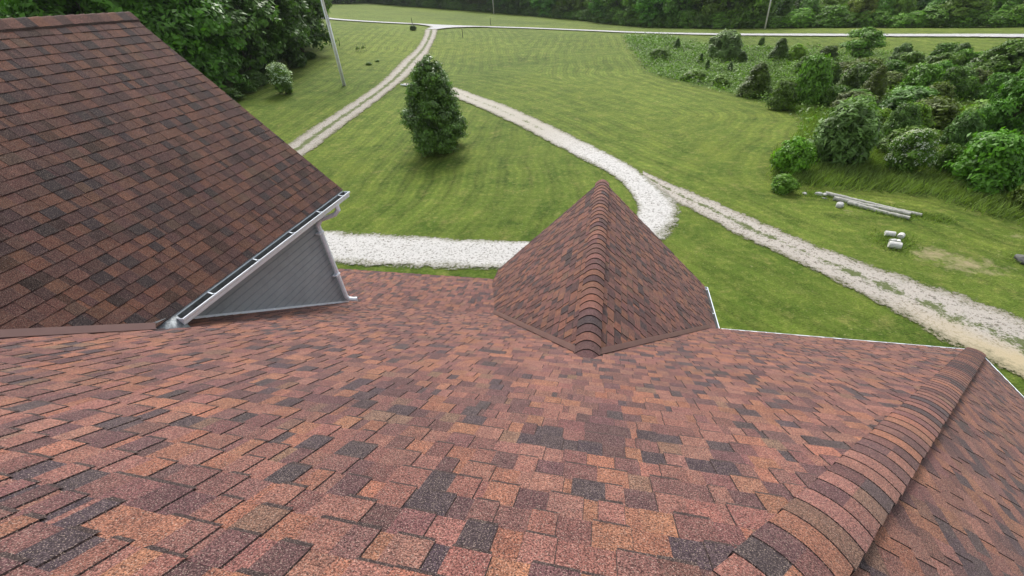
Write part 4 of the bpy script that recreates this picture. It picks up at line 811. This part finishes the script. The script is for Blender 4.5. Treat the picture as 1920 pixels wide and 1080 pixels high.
# undergrowth and tall grass of the rough ground: nobody could count it
rng = np.random.default_rng(77)
def scatter(n, x0, x1, y0, y1, poly, margin):
    x = rng.uniform(x0, x1, n); y = rng.uniform(y0, y1, n); k = inside(x, y, poly); x, y = x[k], y[k]
    k = seg_dist(x, y, poly+poly[:1]) > margin*rng.random(len(x)); return x[k], y[k]
def blades(name, x, y, hgt, wdt, mat, lean=.35, label=None, cat=None, col=(1, 1, 1)):
    n = len(x); z = ground_z(x, y); a = rng.uniform(0, 6.28, n); h = hgt*rng.uniform(.5, 1.3, n); l = rng.normal(size=(n, 2))*lean*h[:, None]+np.array([[.25, -.1]])*h[:, None]
    b = np.stack([np.cos(a), np.sin(a)], -1)*wdt*.5; base = np.stack([x, y], -1); zz = z[:, None]
    P0 = np.concatenate([base-b, zz], 1); P1 = np.concatenate([base+b, zz], 1)
    P2_ = np.concatenate([base+l+b*.25, zz+h[:, None]], 1); P3_ = np.concatenate([base+l-b*.25, zz+h[:, None]], 1)
    md = quads_mesh(name, np.stack([P0, P1, P2_, P3_], 1), mat, rng.random(n)); o = bpy.data.objects.new(name, md); COL.objects.link(o); o.color = (*col, 1); tag(o, label, cat, kind='stuff'); return o
gx_, gy_ = scatter(200000, 7, 40, 12, 40, rough_poly, 1.0)
ex, ey = [], []
for a_, b_, n_, sp_ in ((D['log1a'], D['log1b'], 1500, .16), (D['log2a'], D['log2b'], 700, .12), (D['lg1'], D['lg4'], 700, .3), (D['lg2'], D['lg5'], 500, .25), (D['stone2'], D['log1a'], 500, .2), (D['rock_r'], D['rock_r'], 150, .2), (D['log1b'], (13.2, 17.6), 500, .2)):
    q_ = rng.random(n_); ex.append(a_[0]+(b_[0]-a_[0])*q_+rng.normal(size=n_)*sp_); ey.append(a_[1]+(b_[1]-a_[1])*q_+rng.normal(size=n_)*sp_)
ex, ey = np.concatenate(ex), np.concatenate(ey)
blades('grass_tufts', ex, ey, .10, .025, M['grassblade'], label='uncut grass tufts round the logs and stones', cat='grass')
blades('tall_grass', gx_, gy_, .38, .045, M['grassblade'], label='tall unmown grass on the rough ground around the shrubs', cat='grass')
# weeds: leaf clumps low over the rough ground
wx, wy = scatter(9000, 0, 55, 14, 90, rough_poly, .6)
dr_ = seg_dist(wx, wy, [tuple(q) for q in D['road']]); k = (wy > 30+rng.normal(size=len(wy))*3) & ((dr_ > 13+rng.normal(size=len(wy))*2) | (wx < 10)); wx, wy = wx[k], wy[k]
wz = ground_z(wx, wy); m_ = 26; hh = rng.uniform(.15, .65, len(wx)); P = np.stack([wx, wy, wz+hh*.5], -1)[:, None]+rng.normal(size=(len(wx), m_, 3))*np.stack([hh*.8, hh*.8, hh*.35], -1)[:, None]
Nn = rng.normal(size=P.shape)*.6; Nn[..., 2] += 1; Nn /= np.linalg.norm(Nn, axis=2, keepdims=True)
wm = quads_mesh('weeds', leaf_quads(P.reshape(-1, 3), Nn.reshape(-1, 3), .13, rng), M['leaf'], np.repeat(rng.random(len(wx)), m_)*.8+.1); wo = bpy.data.objects.new('weeds', wm); COL.objects.link(wo); wo.color = (1.05, 1.2, .7, 1)
tag(wo, 'knee high weeds and brambles covering the bank below the road', 'weeds', kind='stuff')

# ------------------------------------------------------------ poles, posts, logs, stones
def pole(x, y, h, r, lean, label, fittings=False):
    z = float(ground_z(x, y)); o = empty('utility_pole', (x, y, z)); tag(o, label, 'utility pole', 'utility poles')
    mb = MB(); mb.tube([(0, 0, -.3), (lean[0]*h*.5, lean[1]*h*.5, h*.5), (lean[0]*h, lean[1]*h, h)], [r, r*.88, r*.75], 10); mb.build('pole', M['pole'], o, smooth=True)
    if fittings:
        L = lambda q, dx=0, dy=0: (lean[0]*q+dx, lean[1]*q+dy, q)
        mb = MB(); mb.tube([L(-.2, .20, -.06), L(6.2, .19, -.06)], [.065, .065], 8); mb.build('conduit', M['pvc'], o, smooth=True)
        mb = MB(); mb.tube([L(-.2, .02, -.22), L(9.5, .02, -.20)], [.05]*2, 8); mb.build('conduit', M['pvc'], o, smooth=True)
        mb = MB(); mb.tube([L(5.4, .17, -.1), L(6.0, .32, -.12), L(6.6, .26, -.12), L(7.0, .3, -.12), L(7.6, .42, -.15)], [.022]*5, 6); mb.build('cable', M['dark_wood'], o)
        mb = MB(); mb.tube([L(7.6, .45, -.15), L(7.7, .45, -.15), L(8.5, .45, -.15), L(8.6, .45, -.15)], [.2, .26, .26, .2], 14)
        t_ = mb.build('transformer', M['pvc'], o); mb = MB()
        for dx in (-.1, .1): mb.tube([L(8.55, .45+dx, -.15), L(8.85, .45+dx, -.15)], [.05, .03], 8)
        mb.build('bushing', M['steel'], t_)
    else:
        mb = MB(); mb.box((lean[0]*h*.96, lean[1]*h*.96, h*.96), (2.2, .1, .12)); mb.build('crossarm', M['pole'], o)
        mb = MB()
        for dx in (-1, 0, 1): mb.tube([(lean[0]*h*.96+dx, 0, h*.96+.06), (lean[0]*h*.96+dx, 0, h*.96+.22)], [.05, .03], 6)
        mb.build('insulator', M['pvc'], o)
    return o
pole(*D['pole_l'][:2], 11.5, .16, (.035, .0), 'grey utility pole with conduit and transformer on the left lawn near the wood', True)
pole(*D['pole_c'][:2], 10.5, .16, (0, 0), 'thin pale utility pole at the far tree line above the middle of the field')
pole(*D['pole_r'][:2], 10.5, .14, (-.05, 0), 'thin pale utility pole just beyond the road on the right, leaning slightly')
def post(name, p, h, r, lab, cat, mat, lean=(0, 0)):
    z = float(ground_z(p[0], p[1])); mb = MB(); mb.tube([(0, 0, -.15), (lean[0]*h, lean[1]*h, h)], [r, r*.9], 8); o = mb.build(name, mat); o.location = (p[0], p[1], z); tag(o, lab, cat); return o
post('post', D['post1'], 1.5, .06, 'dark thin post in the mown field right of the drive', 'post', M['dark_wood'])
post('post', D['post2'], 1.4, .06, 'dark thin post beyond the road above the middle of the field', 'post', M['dark_wood'])
post('post', D['post3'], 1.7, .06, 'dark post behind the small round bush at the road junction', 'post', M['dark_wood'])
for nm, lab in (('st1', 'left one of two little staked seedlings on the left lawn'), ('st2', 'right one of two little staked seedlings on the left lawn')):
    x, y = D[nm][:2]; o = empty('seedling', gp(x, y)); tag(o, lab, 'seedling')
    mb = MB()
    for dx in (-.35, .0, .35): mb.tube([(dx, 0, -.1), (dx*1.05, 0, 1.0)], [.025, .02], 6)
    mb.build('stake', M['dark_wood'], o)
    c = bpy.data.objects.new('crown', foliage('crown', [(0, 0, .45, .22, .22, .3)], 90, .10, M['leaf'], 3)); COL.objects.link(c); c.parent = o
for nm, lab, h in (('wp1', 'low dark weed tuft on the left lawn, nearer one', .55), ('wp2', 'small dark weed tuft on the left lawn, farther right one', .4)):
    plant('bush2', 'weed_tuft', gp(*D[nm][:2]), h*.7, .8, (1.2, 1.3, .8), lab, 'weed')
pa, pb_ = D['pipe_a'], D['pipe_b']; mb = MB(); mb.tube([(pa[0], pa[1], pa[2]+.12), (pb_[0], pb_[1], pb_[2]+.12)], [.07, .07], 8); o = mb.build('culvert_pipe', M['pvc']); tag(o, 'thin pale pipe lying across beside the drive, left of the cone shaped tree', 'pipe')
def log(a, b, r, lab, seed, dz=0.0, grp='logs lying at the rough grass edge'):
    rr = random.Random(seed); a = Vector((a[0], a[1], float(ground_z(a[0], a[1]))+r*.85+dz)); b = Vector((b[0], b[1], float(ground_z(b[0], b[1]))+r*.75+dz)); n = 22; P, R_ = [], []
    for i in range(n+1):
        q = i/n; p = a.lerp(b, q)+Vector((rr.uniform(-.012, .012), rr.uniform(-.012, .012), rr.uniform(-.01, .01)+.02*math.sin(q*5+seed))); P.append(p); R_.append(r*(1.06-.22*q)*rr.uniform(.93, 1.07))
    mb = MB(); mb.tube(P, R_, 10); o = mb.build('log', M['birch'], smooth=False); tag(o, lab, 'log', grp); return o
log(D['log1a'], D['log1b'], .085, 'longest weathered log of the three, lying at the back towards the tall grass', 1)
log(D['log2a'], D['log2b'], .085, 'front weathered log of the three, shortest and palest, starting beside the round stone', 2)
log((D['log3a'][0]+.0, D['log3a'][1]-.12), (D['log3b'][0]+.1, D['log3b'][1]-.0), .09, 'grey rough log wedged between the longest log and the pale front log', 3)
def stone(p, r, sc_, lab, seed, mat='stone', grp=None):
    rng_ = np.random.default_rng(seed); mb_ = bpy.data.meshes.new('stone'); import bmesh
    bm = bmesh.new(); bmesh.ops.create_icosphere(bm, subdivisions=3, radius=r)
    ks = rng_.normal(size=(9, 3)); ks /= np.linalg.norm(ks, axis=1)[:, None]; ds = rng_.uniform(.62, .95, 9)*r
    for v in bm.verts:
        for kx, d_ in zip(ks, ds):
            q = v.co.dot(Vector(kx))
            if q > d_: v.co -= Vector(kx)*(q-d_)*.8
        v.co = Vector((v.co.x*sc_[0], v.co.y*sc_[1], v.co.z*sc_[2]))*float(1+rng_.normal()*.012)
    bm.to_mesh(mb_); bm.free(); mb_.materials.append(M[mat]); o = bpy.data.objects.new('stone', mb_); COL.objects.link(o)
    o.location = (p[0], p[1], float(ground_z(p[0], p[1]))+r*sc_[2]*.5); o.rotation_euler = (0, 0, seed); tag(o, lab, 'stone', grp); return o
stone(D['stone1'], .17, (1.2, .9, .8), 'round grey white stone at the left end of the front log', 4)
stone(D['stone2'], .09, (1.3, .9, .7), 'small pale stone apart on the left, near the low leafy bush', 5)
stone(D['stone3'], .13, (1.4, .9, .8), 'jagged pale stone at the left end of the longest log', 6)
stone((D['stone3'][0]+.22, D['stone3'][1]-.05), .11, (1.2, 1, .8), 'pale rough stone touching the end of the longest log', 7)
stone((D['stone3'][0]+.1, D['stone3'][1]-.35), .06, (1.8, .8, .5), 'flat little pale stone left of the round grey white stone', 9)
stone(D['rock_r'], .22, (1.3, 1, .7), 'dark grey stone in the rough ground at the right picture edge', 8, 'dark_stone')
def cut(p, r, L_, rz, lab, seed, up_=False):
    r *= .86; L_ *= .88; mb = MB(); rr = random.Random(seed); d = Vector((math.cos(rz), math.sin(rz), 0))
    P = [d*(L_*(q-.5)) for q in (0, .04, .5, .96, 1)]; mb.tube([p_+Vector((0, 0, r)) for p_ in P], [r*.93, r, r*1.02, r, r*.93], 12)
    o = mb.build('log_round', M['cutwood'], smooth=False); o.location = gp(p[0], p[1]); tag(o, lab, 'log', 'pale cut log rounds on the grass'); return o
cut(D['lg1'], .12, .34, -.25, 'pale cut log round at the back left of the little cluster', 1)
cut(D['lg2'], .12, .26, .9, 'pale cut log round at the back right of the little cluster', 2)
cut(D['lg3'], .09, .22, .2, 'smaller cut log round in the middle of the cluster, left side', 3)
cut(D['lg4'], .14, .40, -.3, 'largest pale cut log round, nearest the camera in the cluster', 4)
cut(D['lg5'], .08, .18, 1.2, 'smallest cut log round in the middle of the cluster, right side', 5)
# loose pale stones spilled beside the gravel bend
rng = np.random.default_rng(8)

# ------------------------------------------------------------ one label per plant of the long rows, counted off between landmarks
ORD = 'first second third fourth fifth sixth seventh eighth ninth tenth eleventh twelfth thirteenth fourteenth fifteenth sixteenth seventeenth eighteenth nineteenth twentieth'.split()
def ordinal(i): return ORD[i] if i < 20 else ('twenty ', 'thirty ', 'forty ')[(i+1)//10-2]+ORD[(i+1) % 10-1] if (i+1) % 10 else ('thirtieth', 'fortieth')[(i+1)//10-3]
SEC = [(-90, -28, 'left of the transformer pole'), (-28, -21, 'behind the road junction'), (-21, -14.4, 'left of the middle pole'), (-14.4, -5, 'right of the middle pole'), (-5, 5, 'above the mown field'), (5, 15.5, 'left of the right pole'), (15.5, 24, 'right of the right pole'), (24, 32, 'above the spreading tree'), (32, 90, 'at the top right corner')]
def relabel(group, what):
    for a0, a1, where in SEC:
        L_ = [o for o in COL.objects if o.parent is None and o.get('group') == group and a0 <= math.degrees(math.atan2(o.location.x, o.location.y)) < a1]
        L_.sort(key=lambda o: math.atan2(o.location.x, o.location.y))
        for i, o in enumerate(L_): o['label'] = '%s %s, %s from the left' % (what, where, ordinal(i))
for g_, w_ in (('trees of the far dark tree line', 'dark front row tree'), ('trees of the wood beyond the road', 'green front row tree'), ('bushy trees beyond the road on the right', 'pale bushy tree beyond the road'),
    ('second row of the far tree line', 'taller back row tree'), ('bushes along the far tree line', 'low bush at the tree feet')): relabel(g_, w_)
L_ = sorted([o for o in COL.objects if o.get('group') == 'tangled filler bushes of the thicket'], key=lambda o: -math.hypot(o.location.x, o.location.y))
rows = [L_[i:i+18] for i in range(0, len(L_), 18)]
for rn, row in zip(('in the back row, nearest the road', 'in the upper middle row', 'in the lower middle row', 'in the front row'), rows):
    for i, o in enumerate(sorted(row, key=lambda o: math.atan2(o.location.x, o.location.y))): o['label'] = 'tangled thicket bush %s, %s from the left' % (rn, ordinal(i))
L_ = sorted([o for o in COL.objects if o.get('group') == 'bushes at the foot of the left wood'], key=lambda o: o.location.y)
for i, o in enumerate(L_): o['label'] = 'dark low bush at the foot of the left wood, %s from the wing roof' % ordinal(i)

# ------------------------------------------------------------ thin haze: pales the far hillside a little
hzm = bpy.data.materials.new('haze'); hzm.use_nodes = True; t = hzm.node_tree; t.nodes.remove(t.nodes['Principled BSDF'])
pv = t.nodes.new('ShaderNodeVolumePrincipled'); pv.inputs['Density'].default_value = .00015; pv.inputs['Color'].default_value = (.9, .95, 1, 1); pv.inputs['Anisotropy'].default_value = .2
t.links.new(pv.outputs[0], t.nodes['Material Output'].inputs['Volume'])
lo_z = float(GZ.min())-1; mb = MB(); hh_ = 60-lo_z; mb.box((0, 400, (lo_z+60)/2), (3010, 2210, hh_)); hz = mb.build('haze', hzm); tag(hz, kind='stuff')
